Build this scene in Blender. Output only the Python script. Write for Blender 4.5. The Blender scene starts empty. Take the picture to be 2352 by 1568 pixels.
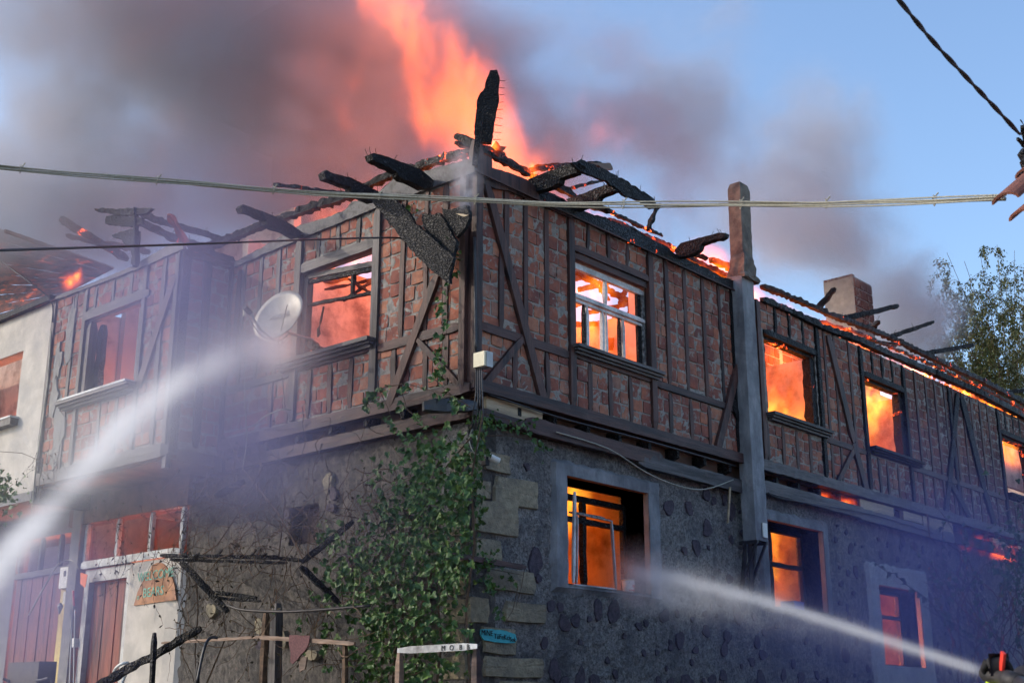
import bpy, bmesh, math, random, time
import numpy as np
from mathutils import Vector, Matrix, noise as mn
T0 = time.time()
rnd = random.Random(7)
C = bpy.context.scene.collection
sc = bpy.context.scene
PI = math.pi
# ------------------------------------------------------------------ camera, sky, sun
FPX, CX, CY = 2925., 1176., 784.            # lens in units of a 2352 px wide picture
PIT, YAW = math.radians(16.8), math.radians(41.75)
FW = Vector((math.cos(PIT) * math.cos(YAW), math.cos(PIT) * math.sin(YAW), math.sin(PIT)))
RT = Vector((math.sin(YAW), -math.cos(YAW), 0)); UP = RT.cross(FW)
def ray(u, v): return FW + RT * ((u - CX) / FPX) - UP * ((v - CY) / FPX)
_h = ray(1083, 700); _h = Vector((_h.x, _h.y)).normalized()
CAM = Vector((-_h.x * 15, -_h.y * 15, 1.6))
cd = bpy.data.cameras.new('camera'); co = bpy.data.objects.new('camera', cd); C.objects.link(co); sc.camera = co
cd.sensor_width = 36; cd.lens = 36 * FPX / 2352; cd.clip_end = 3000; cd.clip_start = .05
M = Matrix((RT, UP, -FW)).transposed().to_4x4(); M.translation = CAM; co.matrix_world = M
cd.dof.use_dof = True; cd.dof.focus_distance = 17.5; cd.dof.aperture_fstop = 5.6

SUN_TO = Vector((-.64, .78, .52)).normalized()
world = bpy.data.worlds.new('World'); sc.world = world; world.use_nodes = True
wn = world.node_tree; sky = wn.nodes.new('ShaderNodeTexSky'); sky.sky_type = 'NISHITA'; sky.sun_disc = False
sky.sun_elevation = math.asin(SUN_TO.z); sky.sun_rotation = math.atan2(SUN_TO.x, SUN_TO.y)
sky.air_density = 1.2; sky.ozone_density = 3.0; sky.dust_density = 3.5; sky.altitude = 900
wn.links.new(sky.outputs[0], wn.nodes['Background'].inputs[0]); wn.nodes['Background'].inputs[1].default_value = .15
sl = bpy.data.lights.new('sun', 'SUN'); so = bpy.data.objects.new('sun', sl); C.objects.link(so)
sl.energy = 1.15; sl.angle = math.radians(.5); sl.color = (1, .86, .68)
so.rotation_euler = SUN_TO.to_track_quat('Z', 'Y').to_euler()
vs = sc.view_settings; vs.view_transform = 'Standard'; vs.look = 'None'; vs.gamma = 1; vs.exposure = 1.0
try: vs.use_curve_mapping = False
except Exception: pass
sc.cycles.use_denoising = True; sc.cycles.use_adaptive_sampling = True; sc.cycles.adaptive_threshold = .025; sc.cycles.volume_step_rate = 3.0; sc.cycles.volume_max_steps = 400
sc.cycles.max_bounces = 6; sc.cycles.volume_bounces = 2; sc.cycles.transparent_max_bounces = 24
sc.cycles.sample_clamp_indirect = 6
# ------------------------------------------------------------------ unprojection onto real planes
def onY(u, v, y0=0.):
    r = ray(u, v); return CAM + r * ((y0 - CAM.y) / r.y)
def onX(u, v, x0=0.):
    r = ray(u, v); return CAM + r * ((x0 - CAM.x) / r.x)
def atd(u, v, d):
    r = ray(u, v); return CAM + r * (d / math.hypot(r.x, r.y))
def pix(p):
    d = Vector(p) - CAM; z = d.dot(FW); return CX + FPX * d.dot(RT) / z, CY - FPX * d.dot(UP) / z, z
class Wall:
    """a vertical wall: axis 'x' runs along +x and faces -y, axis 'y' runs along +y and faces -x"""
    def __init__(s, ax, off): s.ax, s.off = ax, off
    def P(s, a, z, o=0.): return Vector((a, s.off - o, z)) if s.ax == 'x' else Vector((s.off - o, a, z))
    def un(s, u, v, o=0.):
        p = onY(u, v, s.off - o) if s.ax == 'x' else onX(u, v, s.off - o)
        return (p.x if s.ax == 'x' else p.y), p.z
WR = Wall('x', 0.); WL = Wall('y', 0.); BX = -.87; BY = 5.1
WB = Wall('y', BX); WT = Wall('x', BY)          # bay face, bay return
WRL = Wall('x', .12); WLL = Wall('y', .15)      # rubble walls of the lower storey
def N3(p, s=1.): return mn.noise(Vector(p) * s)
# ------------------------------------------------------------------ mesh helpers
class MB:
    def __init__(s): s.v = []; s.f = []
    def add(s, vs_, fs):
        b = len(s.v); s.v += [tuple(p) for p in vs_]; s.f += [tuple(b + i for i in f) for f in fs]; return s
    def hexa(s, p): return s.add(p, [(0, 3, 2, 1), (4, 5, 6, 7), (0, 1, 5, 4), (1, 2, 6, 5), (2, 3, 7, 6), (3, 0, 4, 7)])
    def box(s, a, b):
        (x0, y0, z0), (x1, y1, z1) = a, b
        return s.hexa([(x0, y0, z0), (x1, y0, z0), (x1, y1, z0), (x0, y1, z0), (x0, y0, z1), (x1, y0, z1), (x1, y1, z1), (x0, y1, z1)])
    def wbox(s, W, a0, a1, z0, z1, o0, o1, j=0.):
        q = [(a0, z0, o1), (a1, z0, o1), (a1, z0, o0), (a0, z0, o0), (a0, z1, o1), (a1, z1, o1), (a1, z1, o0), (a0, z1, o0)]
        return s.hexa([W.P(a + rnd.uniform(-j, j), z + rnd.uniform(-j, j), o + (rnd.uniform(-j, j) * .4 if o == o1 else 0)) for a, z, o in q])
    def tube(s, pts, r, n=6, r1=None):
        pts = [Vector(p) for p in pts]; k = len(pts); rings = []
        for i, p in enumerate(pts):
            t = (pts[min(i + 1, k - 1)] - pts[max(i - 1, 0)]).normalized()
            a = t.cross(Vector((0, 0, 1)));  a = a.normalized() if a.length > .05 else t.cross(Vector((1, 0, 0))).normalized()
            b = t.cross(a); rr = r[i] if isinstance(r, (list, tuple)) else (r if r1 is None else r + (r1 - r) * i / (k - 1))
            rings.append([p + (a * math.cos(2 * PI * j / n) + b * math.sin(2 * PI * j / n)) * rr for j in range(n)])
        vv = [q for g in rings for q in g]; ff = []
        for i in range(k - 1):
            for j in range(n): ff.append((i * n + j, i * n + (j + 1) % n, (i + 1) * n + (j + 1) % n, (i + 1) * n + j))
        ff.append(tuple(range(n))[::-1]); ff.append(tuple((k - 1) * n + j for j in range(n)))
        return s.add(vv, ff)
    def timber(s, p0, p1, w, h, up=Vector((0, 0, 1)), jag=.0, step=.07, taper=(1, 1), bow=0., seed=0):
        """a beam of rough rectangular section; jag = depth of charred bites"""
        p0, p1 = Vector(p0), Vector(p1); d = p1 - p0; L = d.length; t = d.normalized()
        a = t.cross(Vector(up));  a = a.normalized() if a.length > .05 else t.orthogonal().normalized()
        b = a.cross(t); k = max(1, int(L / step)) if jag > 0 or bow else 1
        prof = [(-1, -1), (0, -1.04), (1, -1), (1.04, 0), (1, 1), (0, 1.04), (-1, 1), (-1.04, 0)]
        vv = []
        for i in range(k + 1):
            f = i / k; c = p0 + d * f + b * (bow * math.sin(PI * f)); sc_ = taper[0] + (taper[1] - taper[0]) * f
            if jag > 0 and (i == 0 or i == k): sc_ *= .6
            for (x, y) in prof:
                q = c + a * (x * w / 2 * sc_) + b * (y * h / 2 * sc_)
                if jag > 0:
                    nn = N3(q + Vector((seed, 0, seed * 2)), 9.) * .7 + N3(q, 24.) * .5
                    q = c + (q - c) * (1 + nn * jag / max(w, h) * 2)
                vv.append(q)
        n = 8; ff = []
        for i in range(k):
            for j in range(n): ff.append((i * n + j, i * n + (j + 1) % n, (i + 1) * n + (j + 1) % n, (i + 1) * n + j))
        ff.append(tuple(range(n))[::-1]); ff.append(tuple(k * n + j for j in range(n)))
        return s.add(vv, ff)
    def prism(s, pts, nrm, th, jag=0., step=.05):
        """outline (real points on one plane) pushed back along nrm"""
        pts = [Vector(p) for p in pts]; nrm = Vector(nrm).normalized(); out = []
        for i, p in enumerate(pts):
            q = pts[(i + 1) % len(pts)]; m = max(1, int((q - p).length / step)) if jag else 1
            for k in range(m):
                c = p.lerp(q, k / m)
                if jag: c = c + Vector((N3(c, 14), N3(c + Vector((9, 3, 1)), 14), N3(c + Vector((1, 7, 5)), 14))) * jag + Vector((0, 0, N3(c, 33.))) * jag * .7
                out.append(c)
        n = len(out); vv = out + [p + nrm * th for p in out]
        return s.add(vv, [tuple(range(n)), tuple(range(n, 2 * n))[::-1]] + [(i, i + n, (i + 1) % n + n, (i + 1) % n) for i in range(n)])
    def build(s, name, mat, parent=None, smooth=False, **props):
        me = bpy.data.meshes.new(name); me.from_pydata(s.v, [], s.f); me.materials.append(mat)
        bm = bmesh.new(); bm.from_mesh(me); bmesh.ops.recalc_face_normals(bm, faces=bm.faces); bm.to_mesh(me); bm.free()
        if smooth: me.polygons.foreach_set('use_smooth', [True] * len(me.polygons))
        o = bpy.data.objects.new(name, me); C.objects.link(o)
        if parent is not None: o.parent = parent; o.matrix_parent_inverse = wmat(parent).inverted()
        for k, v in props.items(): o[k] = v
        return o
def thing(name, label, cat, loc=(0, 0, 0), group=None):
    o = bpy.data.objects.new(name, None); C.objects.link(o); o['label'] = label; o['category'] = cat; o.location = loc
    o.empty_display_size = .2
    if group: o['group'] = group
    THING[name] = o; return o
THING = {}
def wmat(o):
    m = Matrix.Translation(o.location); return wmat(o.parent) @ o.matrix_parent_inverse @ m if o.parent else m
def tag(o, label, cat, group=None):
    o['label'] = label; o['category'] = cat
    if group: o['group'] = group
    return o
def origin(o, loc):
    """moves a mesh object's origin to its base without moving the mesh"""
    loc = Vector(loc); o.data.transform(Matrix.Translation(-loc)); o.location = loc; return o
# ------------------------------------------------------------------ materials
def mat(name):
    m = bpy.data.materials.new(name); m.use_nodes = True; t = m.node_tree; t.nodes.clear()
    return m, t, t.nodes.new('ShaderNodeOutputMaterial')
class NT:
    def __init__(s, t): s.t = t
    def n(s, kind, **kw):
        x = s.t.nodes.new(kind)
        for k, v in kw.items(): setattr(x, k, v)
        return x
    def link(s, a, b): s.t.links.new(a, b)
    def geo(s): return s.n('ShaderNodeNewGeometry').outputs
    def mapped(s, scale=(1, 1, 1), vec=None):
        m = s.n('ShaderNodeMapping'); m.inputs['Scale'].default_value = scale; s.link(vec or s.geo()['Position'], m.inputs[0]); return m.outputs[0]
    def noise(s, sc_, det=4, rough=.55, vec=None, dist=0.):
        x = s.n('ShaderNodeTexNoise'); x.inputs['Scale'].default_value = sc_; x.inputs['Detail'].default_value = det
        x.inputs['Roughness'].default_value = rough; x.inputs['Distortion'].default_value = dist
        s.link(vec or s.geo()['Position'], x.inputs['Vector']); return x.outputs[0]
    def vor(s, sc_, feat='F1', vec=None):
        x = s.n('ShaderNodeTexVoronoi'); x.feature = feat; x.inputs['Scale'].default_value = sc_
        s.link(vec or s.geo()['Position'], x.inputs['Vector']); return x.outputs[0]
    def ramp(s, f, stops, const=False):
        x = s.n('ShaderNodeValToRGB'); e = x.color_ramp.elements
        while len(e) < len(stops): e.new(.5)
        for i, (p, c) in enumerate(stops): e[i].position = p; e[i].color = tuple(c if isinstance(c, (tuple, list)) else (c, c, c)) + (1,)
        s.link(f, x.inputs[0]); return x.outputs[0]
    def mix(s, f, a, b, mode='MIX'):
        x = s.n('ShaderNodeMix', data_type='RGBA', blend_type=mode)
        for k, v in ((0, f), (6, a), (7, b)):
            if isinstance(v, (int, float)): x.inputs[k].default_value = v
            elif isinstance(v, (tuple, list)): x.inputs[k].default_value = tuple(v) + (1,)
            else: s.link(v, x.inputs[k])
        return x.outputs[2]
    def math(s, op, a, b=None, clamp=False):
        x = s.n('ShaderNodeMath', operation=op, use_clamp=clamp)
        for k, v in ((0, a), (1, b)):
            if v is None: continue
            if isinstance(v, (int, float)): x.inputs[k].default_value = v
            else: s.link(v, x.inputs[k])
        return x.outputs[0]
    def bump(s, h, strength=.5, dist=.02, nrm=None):
        x = s.n('ShaderNodeBump'); x.inputs['Strength'].default_value = strength; x.inputs['Distance'].default_value = dist
        s.link(h, x.inputs['Height'])
        if nrm: s.link(nrm, x.inputs['Normal'])
        return x.outputs[0]
    def bsdf(s, out, col, rough=.8, nrm=None, spec=.3, metal=0., emis=None, estr=0.):
        p = s.n('ShaderNodeBsdfPrincipled')
        for k, v in (('Base Color', col), ('Roughness', rough), ('Metallic', metal), ('Specular IOR Level', spec)):
            if isinstance(v, (int, float)): p.inputs[k].default_value = v
            elif isinstance(v, (tuple, list)): p.inputs[k].default_value = tuple(v) + (1,)
            else: s.link(v, p.inputs[k])
        if nrm: s.link(nrm, p.inputs['Normal'])
        if emis is not None:
            if isinstance(emis, (tuple, list)): p.inputs['Emission Color'].default_value = tuple(emis) + (1,)
            else: s.link(emis, p.inputs['Emission Color'])
            if isinstance(estr, (int, float)): p.inputs['Emission Strength'].default_value = estr
            else: s.link(estr, p.inputs['Emission Strength'])
        s.link(p.outputs[0], out.inputs['Surface']); return p
MT = {}
def simple(name, c0, c1, scale=8., rough=.8, bump=.4, bd=.01, spec=.3, metal=0., vscale=(1, 1, 1), dirt=None):
    m, t, out = mat(name); g = NT(t); vec = g.mapped(vscale)
    n = g.noise(scale, 5, .6, vec); col = g.mix(g.ramp(n, [(.35, 0.), (.65, 1.)]), c0, c1)
    if dirt: col = g.mix(g.ramp(g.noise(1.7, 5, .65), [(.45, 0.), (.7, 1.)]), col, dirt)
    g.bsdf(out, col, rough, g.bump(g.noise(scale * 4, 4, .6, vec), bump, bd), spec, metal); MT[name] = m; return m
def m_brick():
    m, t, out = mat('brick_clay'); g = NT(t); geo = g.geo(); oi = g.n('ShaderNodeObjectInfo').outputs['Random']
    r = g.math('FRACT', g.math('ADD', g.math('MULTIPLY', geo['Random Per Island'], 7.31), g.math('MULTIPLY', oi, 3.7)))
    base = g.ramp(r, [(0., (.20, .078, .060)), (.3, (.30, .100, .065)), (.6, (.38, .135, .080)), (.85, (.42, .19, .115)), (1., (.30, .17, .13))])
    big = g.noise(2.2, 4, .6); base = g.mix(g.ramp(big, [(.42, 0.), (.72, .8)]), base, (.07, .036, .045)); sxx = g.n('ShaderNodeSeparateXYZ'); g.link(geo['Position'], sxx.inputs[0]); st = g.math('MULTIPLY', g.ramp(g.math('MULTIPLY', sxx.outputs[0], .04), [(.40, 0.), (.56, .8)]), g.ramp(g.noise(1.3, 5, .65), [(.3, .3), (.6, 1.)])); base = g.mix(st, base, (.035, .028, .032))          # soot in drifts
    sm = g.noise(14, 5, .7); base = g.mix(g.ramp(sm, [(.35, .45), (.6, 0.)]), base, (.12, .05, .045))
    lime = g.math('MULTIPLY', g.ramp(g.noise(11, 5, .68), [(.53, 0.), (.58, 1.)]), g.ramp(g.noise(3.1, 3, .5), [(.42, 0.), (.6, 1.)]))
    base = g.mix(lime, base, (.25, .225, .20))
    wv = g.n('ShaderNodeTexWave', bands_direction='X'); wv.inputs['Scale'].default_value = 14; wv.inputs['Distortion'].default_value = .8
    sx = g.n('ShaderNodeSeparateXYZ'); g.link(geo['Position'], sx.inputs[0]); cx = g.n('ShaderNodeCombineXYZ')
    g.link(g.math('ADD', sx.outputs[0], sx.outputs[1]), cx.inputs[0]); g.link(cx.outputs[0], wv.inputs['Vector'])
    b = g.bump(wv.outputs[1], .12, .004); b = g.bump(g.noise(34, 5, .7), .5, .008, b)
    g.bsdf(out, base, .85, b, .2); MT['brick'] = m
def m_wood(name, cols, charred=.5, grain='z', rough=.6, limey=0.):
    m, t, out = mat(name); g = NT(t)
    sc_ = {'z': (1, 1, .09), 'x': (.09, .09, 1), 'n': (1, 1, 1)}[grain]
    vec = g.mapped(sc_); oi = g.n('ShaderNodeObjectInfo').outputs['Random']
    n = g.noise(38, 6, .65, vec, .4); c = g.mix(g.ramp(n, [(.3, 0.), (.7, 1.)]), cols[0], cols[1])
    c = g.mix(g.ramp(g.math('ADD', g.noise(9, 5, .6, vec), g.math('MULTIPLY', oi, .12)), [(.5, 0.), (.72, charred)]), c, (.012, .009, .012))
    c = g.mix(g.ramp(g.noise(5, 4, .6), [(.6, 0.), (.75, .35)]), c, (.16, .11, .09))
    if limey: c = g.mix(g.ramp(g.noise(20, 4, .7, vec), [(.5, 0.), (.62, limey)]), c, (.35, .33, .3))
    b = g.bump(n, .6, .012); b = g.bump(g.noise(60, 3, .6, vec), .3, .004, b)
    g.bsdf(out, c, rough, b, .35); MT[name] = m
def m_char(name, ember=0., cell=26., ash=.3, thr=.58, vs=(1, 1, .75)):
    m, t, out = mat(name); g = NT(t); vec = g.mapped(vs)
    w = g.n('ShaderNodeVectorMath', operation='ADD'); nz = g.n('ShaderNodeTexNoise'); nz.inputs['Scale'].default_value = 9; g.link(vec, nz.inputs['Vector'])
    sc_ = g.n('ShaderNodeVectorMath', operation='SCALE'); sc_.inputs['Scale'].default_value = .12; g.link(nz.outputs['Color'], sc_.inputs[0])
    g.link(vec, w.inputs[0]); g.link(sc_.outputs[0], w.inputs[1])
    crack = g.vor(cell, 'DISTANCE_TO_EDGE', w.outputs[0])
    c = g.ramp(crack, [(0., (.002, .002, .003)), (.12, (.008, .008, .010)), (.6, (.017, .017, .021))])
    c = g.mix(g.math('MULTIPLY', g.ramp(crack, [(.08, 0.), (.3, 1.)]), g.ramp(g.noise(7, 4, .7), [(.5, 0.), (.66, ash)])), c, (.16, .15, .155))
    b = g.bump(g.ramp(crack, [(0., 0.), (.25, 1.)]), 1., .02); b = g.bump(g.noise(70, 3, .6), .4, .006, b)
    if ember:
        e = g.noise(3.6, 6, .74, None, .8); k = g.ramp(e, [(thr, 0.), (thr + .07, 1.)])
        k = g.math('MULTIPLY', k, g.ramp(g.noise(26, 5, .75), [(.42, .03), (.66, 1.)]))
        col = g.ramp(g.math('MULTIPLY', k, g.noise(60, 2, .5)), [(0., (1, .05, .01)), (.35, (1, .17, .02)), (.7, (1, .5, .1))])
        g.bsdf(out, c, .55, b, .45, 0., col, g.math('MULTIPLY', k, ember))
    else: g.bsdf(out, c, .62, b, .3)
    MT[name] = m
m_brick()
m_wood('stud', ((.050, .023, .021), (.105, .048, .038)), .95)
m_wood('rail', ((.048, .023, .023), (.10, .050, .042)), .9, 'x')
m_wood('grey_wood', ((.065, .058, .062), (.135, .12, .12)), .85)
m_wood('grey_rail', ((.06, .057, .062), (.14, .125, .125)), .8, 'x')
m_wood('pale_wood', ((.36, .27, .17), (.50, .40, .27)), .5, 'x')
m_wood('red_boards', ((.16, .035, .025), (.27, .07, .045)), .8)
m_wood('old_plank', ((.15, .10, .08), (.24, .15, .1)), .7, 'x')
m_char('char'); m_char('char_ash', 0., 30., .8); m_char('char_ember', 9., 26., .4); m_char('char_embers_few', 6., 26., .3, .64)
m_char('char_scale', 0., 19., .03, vs=(1, 1, 1.7))
m_wood('scorched', ((.05,.05,.055),(.11,.105,.11)), .9, 'n')
m_, t_, o_ = mat('roof_burn'); g_ = NT(t_); v_ = g_.mapped((.35, .35, 1)); n_ = g_.noise(9, 6, .7, v_, .5)
c_ = g_.mix(g_.ramp(n_, [(.42, 0.), (.62, 1.)]), (.035, .028, .035), (.22, .07, .045)); k_ = g_.ramp(g_.noise(8, 7, .8, v_, .4), [(.58, 0.), (.72, 1.)])
g_.bsdf(o_, c_, .8, g_.bump(n_, .6, .02), .2, 0., g_.ramp(k_, [(0., (1, .06, .01)), (1., (1, .3, .05))]), g_.math('MULTIPLY', k_, .8)); MT['roof_burn'] = m_
simple('mortar', (.19, .18, .165), (.32, .30, .27), 9, .95, 1., .02)
simple('plaster_grey', (.18, .175, .165), (.27, .26, .245), 5, .9, .6, .01, dirt=(.2, .2, .21))
simple('cement', (.16, .17, .185), (.27, .285, .30), 6, .85, .8, .02, vscale=(1, 1, .35), dirt=(.11, .115, .13))
simple('stack_plaster', (.13, .11, .09), (.22, .19, .15), 5, .9, .8, .02, dirt=(.03, .03, .035))
simple('cement_light', (.34, .36, .36), (.46, .47, .46), 5, .9, .6, .012)
simple('limestone', (.23, .20, .14), (.38, .33, .23), 12, .9, 1., .025, dirt=(.12, .11, .10))
simple('dark_stone', (.045, .036, .052), (.10, .08, .105), 16, .7, 1., .025)
simple('white_wall', (.42, .39, .35), (.54, .50, .45), 3, .85, .5, .008, dirt=(.36, .34, .32))
simple('room_plaster', (.52, .40, .33), (.62, .48, .40), 2, .9, .3, .01, dirt=(.18, .11, .09))
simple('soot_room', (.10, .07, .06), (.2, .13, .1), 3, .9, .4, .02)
simple('white_paint', (.50, .52, .53), (.70, .71, .70), 24, .6, .5, .006, dirt=(.16, .15, .15))
simple('burnt_paint', (.02, .02, .022), (.30, .31, .31), 16, .7, .6, .01)
simple('grey_metal', (.25, .26, .28), (.38, .39, .41), 6, .5, .2, .004, .5, .3, dirt=(.14, .14, .15))
simple('black_metal', (.02, .02, .024), (.05, .045, .045), 12, .55, .4, .005, .4, .4)
simple('galvanised', (.30, .30, .30), (.42, .42, .41), 5, .5, .15, .003, .5, .5)
simple('dish_metal', (.30, .29, .27), (.40, .385, .36), 3, .5, .1, .002, .4, .2, dirt=(.17, .155, .14))
simple('white_plastic', (.62, .63, .6), (.7, .7, .66), 3, .4, .05, .002, .5)
simple('cream_plastic', (.60, .55, .36), (.66, .60, .42), 3, .45, .05, .002, .5)
simple('cable_cream', (.24, .23, .18), (.36, .345, .28), 60, .5, .2, .002, .4)
simple('cable_black', (.012, .012, .016), (.03, .03, .036), 30, .45, .1, .001, .5)
simple('roof_tile', (.20, .065, .040), (.30, .11, .07), 9, .75, .6, .01, dirt=(.1, .05, .04))
simple('tin_roof', (.20, .10, .08), (.30, .15, .10), 3, .75, .4, .01, dirt=(.04, .03, .035))
simple('turquoise', (.05, .36, .42), (.07, .44, .50), 14, .7, .5, .008)
simple('ink', (.01, .012, .015), (.02, .022, .028), 10, .7, .1, .001)
simple('orange_paper', (.80, .16, .02), (.85, .2, .03), 5, .6, .1, .002)
simple('yellow_paint', (.62, .46, .14), (.72, .58, .22), 8, .7, .3, .004, dirt=(.4, .26, .08))
simple('sign_brown', (.36, .16, .08), (.48, .24, .12), 5, .7, .3, .004, dirt=(.24, .14, .12))
simple('sign_green', (.16, .38, .30), (.2, .45, .36), 12, .7, .2, .002)
simple('leaf_green', (.026, .070, .014), (.058, .125, .028), 5, .5, .3, .004, .4)
simple('leaf_light', (.05, .11, .02), (.10, .17, .035), 5, .5, .3, .004, .4)
simple('leaf_dry', (.040, .035, .022), (.09, .07, .04), 7, .8, .3, .004, .2)
simple('leaf_willow', (.045, .065, .018), (.10, .095, .03), 1.2, .6, .2, .003, .3)
simple('stem', (.06, .04, .028), (.13, .08, .05), 20, .8, .4, .003)
simple('sack', (.10, .05, .055), (.16, .08, .08), 40, .95, .6, .006)
simple('ground', (.13, .11, .09), (.20, .17, .14), 2, .95, .8, .03)
simple('wet_soot', (.012, .013, .018), (.03, .028, .034), 8, .35, .5, .01, .6)
simple('coat', (.012, .012, .018), (.02, .02, .028), 30, .85, .4, .004)
simple('glove', (.008, .008, .01), (.014, .014, .018), 40, .7, .5, .004)
simple('hi_vis', (.62, .85, .04), (.7, .9, .06), 20, .5, .2, .002)
simple('silver_tape', (.5, .52, .54), (.6, .6, .62), 20, .3, .2, .002, .6, .3)
simple('red_metal', (.6, .03, .02), (.7, .05, .03), 12, .4, .1, .002, .5)
simple('skin', (.45, .26, .18), (.52, .3, .21), 12, .6, .1, .002)
simple('helmet', (.45, .28, .10), (.5, .32, .12), 12, .4, .1, .002)
simple('blue_plastic', (.02, .03, .3), (.03, .05, .4), 12, .4, .1, .002)
m_, t_, o_ = mat('roughcast'); g_ = NT(t_)
n_ = g_.noise(13, 6, .7); c_ = g_.mix(g_.ramp(n_, [(.36, 0.), (.62, 1.)]), (.20, .195, .195), (.45, .435, .41))
c_ = g_.mix(g_.ramp(g_.noise(30, 5, .75), [(.38, .8), (.52, 0.)]), c_, (.05, .047, .055))
c_ = g_.mix(g_.ramp(g_.noise(2.6, 5, .6, g_.mapped((1, 1, .25))), [(.52, 0.), (.64, .55)]), c_, (.085, .085, .105))
c_ = g_.mix(g_.ramp(g_.noise(1.1, 4, .6), [(.5, 0.), (.68, .5)]), c_, (.10, .10, .12))
b_ = g_.bump(g_.noise(20, 6, .78), 1., .09); b_ = g_.bump(g_.vor(45), .5, .02, b_)
g_.bsdf(o_, c_, .8, b_, .35); MT['roughcast'] = m_
m_, t_, o_ = mat('roughcast_sooty'); g_ = NT(t_)
n_ = g_.noise(11, 6, .7); c_ = g_.mix(g_.ramp(n_, [(.36, 0.), (.64, 1.)]), (.055, .048, .046), (.19, .165, .145))
c_ = g_.mix(g_.ramp(g_.noise(1.6, 5, .65), [(.42, 0.), (.62, .85)]), c_, (.028, .026, .030))
g_.bsdf(o_, c_, .55, g_.bump(g_.noise(20, 6, .78), 1., .09), .5); MT['roughcast_sooty'] = m_
m_, t_, o_ = mat('glass'); g_ = NT(t_); p_ = g_.bsdf(o_, (.9, .9, .9), .05, None, .5); p_.inputs['Transmission Weight'].default_value = 1; p_.inputs['IOR'].default_value = 1.05; MT['glass'] = m_
# ------------------------------------------------------------------ the ground
def gz(x, y):
    d = math.hypot(x - CAM.x, y - CAM.y); return min(1.4, .1 * max(0, d - .5))
mb = MB(); xs = [-300, -120, -60, -30] + list(range(-20, 31, 2)) + [45, 80, 160, 400]
for i, x in enumerate(xs):
    for y in xs: mb.v.append((x, y, gz(x, y) - (0.02 if False else 0)))
nx = len(xs); mb.f = [(i * nx + j, (i + 1) * nx + j, (i + 1) * nx + j + 1, i * nx + j + 1) for i in range(nx - 1) for j in range(nx - 1)]
mb.build('ground', MT['ground'], kind='structure')
# ================================================================== THE BURNING HOUSE
HOUSE = thing('burning_house', 'large half-timbered brick house on rubble walls, its roof burnt away and rooms in flames', 'house', (0, 0, 1.4))
ZB, ZT = 5.66, 8.40                       # brick storey from the sill beam to the wall plate
ZW0, ZW1 = 6.52, 7.80                     # window openings of that storey
BRICKS = []; HINV = Matrix.Translation((0, 0, 1.4)).inverted()
class Zone: pass
def fill(W, a0, a1, z0, z1, studs, rowh=.2):
    """courses of hollow clay blocks between the studs: one full and one half block, changing sides row by row"""
    ed = [a0] + [x for s, w in sorted(studs) for x in (s - w / 2, s + w / 2)] + [a1]
    for b in range(0, len(ed), 2):
        l, r = ed[b] + .008, ed[b + 1] - .008; w = r - l
        if w < .05: continue
        ph = rnd.random() * .2; z = z0 - ph; k = rnd.randint(0, 1)
        while z < z1 - .03:
            h = rowh + rnd.uniform(-.014, .014); zz0, zz1 = max(z, z0) + .008, min(z + h - .024, z1)
            if zz1 - zz0 > .04:
                full = rnd.uniform(.19, .25)
                if w < .27: cuts = [w]
                elif w < .52: cuts = [full, w - full] if k % 2 else [w - full, full]
                else:
                    cuts = [full, full, w - 2 * full] if k % 2 else [w - 2 * full, full, full]
                    if w - 2 * full < .05: cuts = [w / 2, w / 2]
                x = l
                for c in cuts:
                    g = .014
                    if c > .045: BRICKS.append((W, x + g, x + c - g, zz0, zz1, rnd.uniform(-.006, .009)))
                    x += c
            z += h; k += 1
def mortar(W, a0, a1, z0, z1, holes=(), back=.13, cell=.045, mt='mortar', amp=.02, base=-.006, frame=HOUSE, name='mortar'):
    na, nz = max(1, int((a1 - a0) / cell)), max(1, int((z1 - z0) / cell)); mb = MB(); idx = {}
    def vid(i, j):
        if (i, j) not in idx:
            a, z = a0 + (a1 - a0) * i / na, z0 + (z1 - z0) * j / nz
            for (h0, h1, g0, g1) in holes:       # snap the border of an opening
                if abs(a - h0) < cell * .55: a = h0
                if abs(a - h1) < cell * .55: a = h1
                if abs(z - g0) < cell * .55: z = g0
                if abs(z - g1) < cell * .55: z = g1
            p = W.P(a, z); o = base + amp * (N3(p, 7) * .8 + N3(p, 19.) * .7); idx[(i, j)] = len(mb.v); mb.v.append(tuple(W.P(a, z, o)))
        return idx[(i, j)]
    for i in range(na):
        for j in range(nz):
            a, z = a0 + (a1 - a0) * (i + .5) / na, z0 + (z1 - z0) * (j + .5) / nz
            if any(h0 < a < h1 and g0 < z < g1 for h0, h1, g0, g1 in holes): continue
            mb.f.append((vid(i, j), vid(i + 1, j), vid(i + 1, j + 1), vid(i, j + 1)))
    # the body of the wall behind the face
    xs_ = sorted({a0, a1} | {h for H in holes for h in H[:2] if a0 < h < a1})
    for l, r in zip(xs_, xs_[1:]):
        m = (l + r) / 2; cuts = sorted([H[2:] for H in holes if H[0] < m < H[1]]); z = z0
        for g0, g1 in cuts + [(z1, z1)]:
            if g0 - z > .01: mb.wbox(W, l, r, z, g0, -back, base - amp - .012)
            z = g1
    return mb.build(name, MT[mt], frame)
MEM = []
def member(W, p, q, w, o0=-.05, o1=.03, mt='stud', name='stud', jag=.004, parent=HOUSE, n=None, step=.12):
    """a board of the timber frame lying in the wall, from p to q (along, height)"""
    a, b = W.P(p[0], p[1], (o0 + o1) / 2), W.P(q[0], q[1], (o0 + o1) / 2)
    nrm = W.P(0, 0, 1) - W.P(0, 0, 0)
    mb = MB().timber(a, b, w, o1 - o0, up=nrm, jag=jag, step=step, seed=rnd.random() * 50)
    return mb.build(name, MT[mt], parent)
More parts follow.
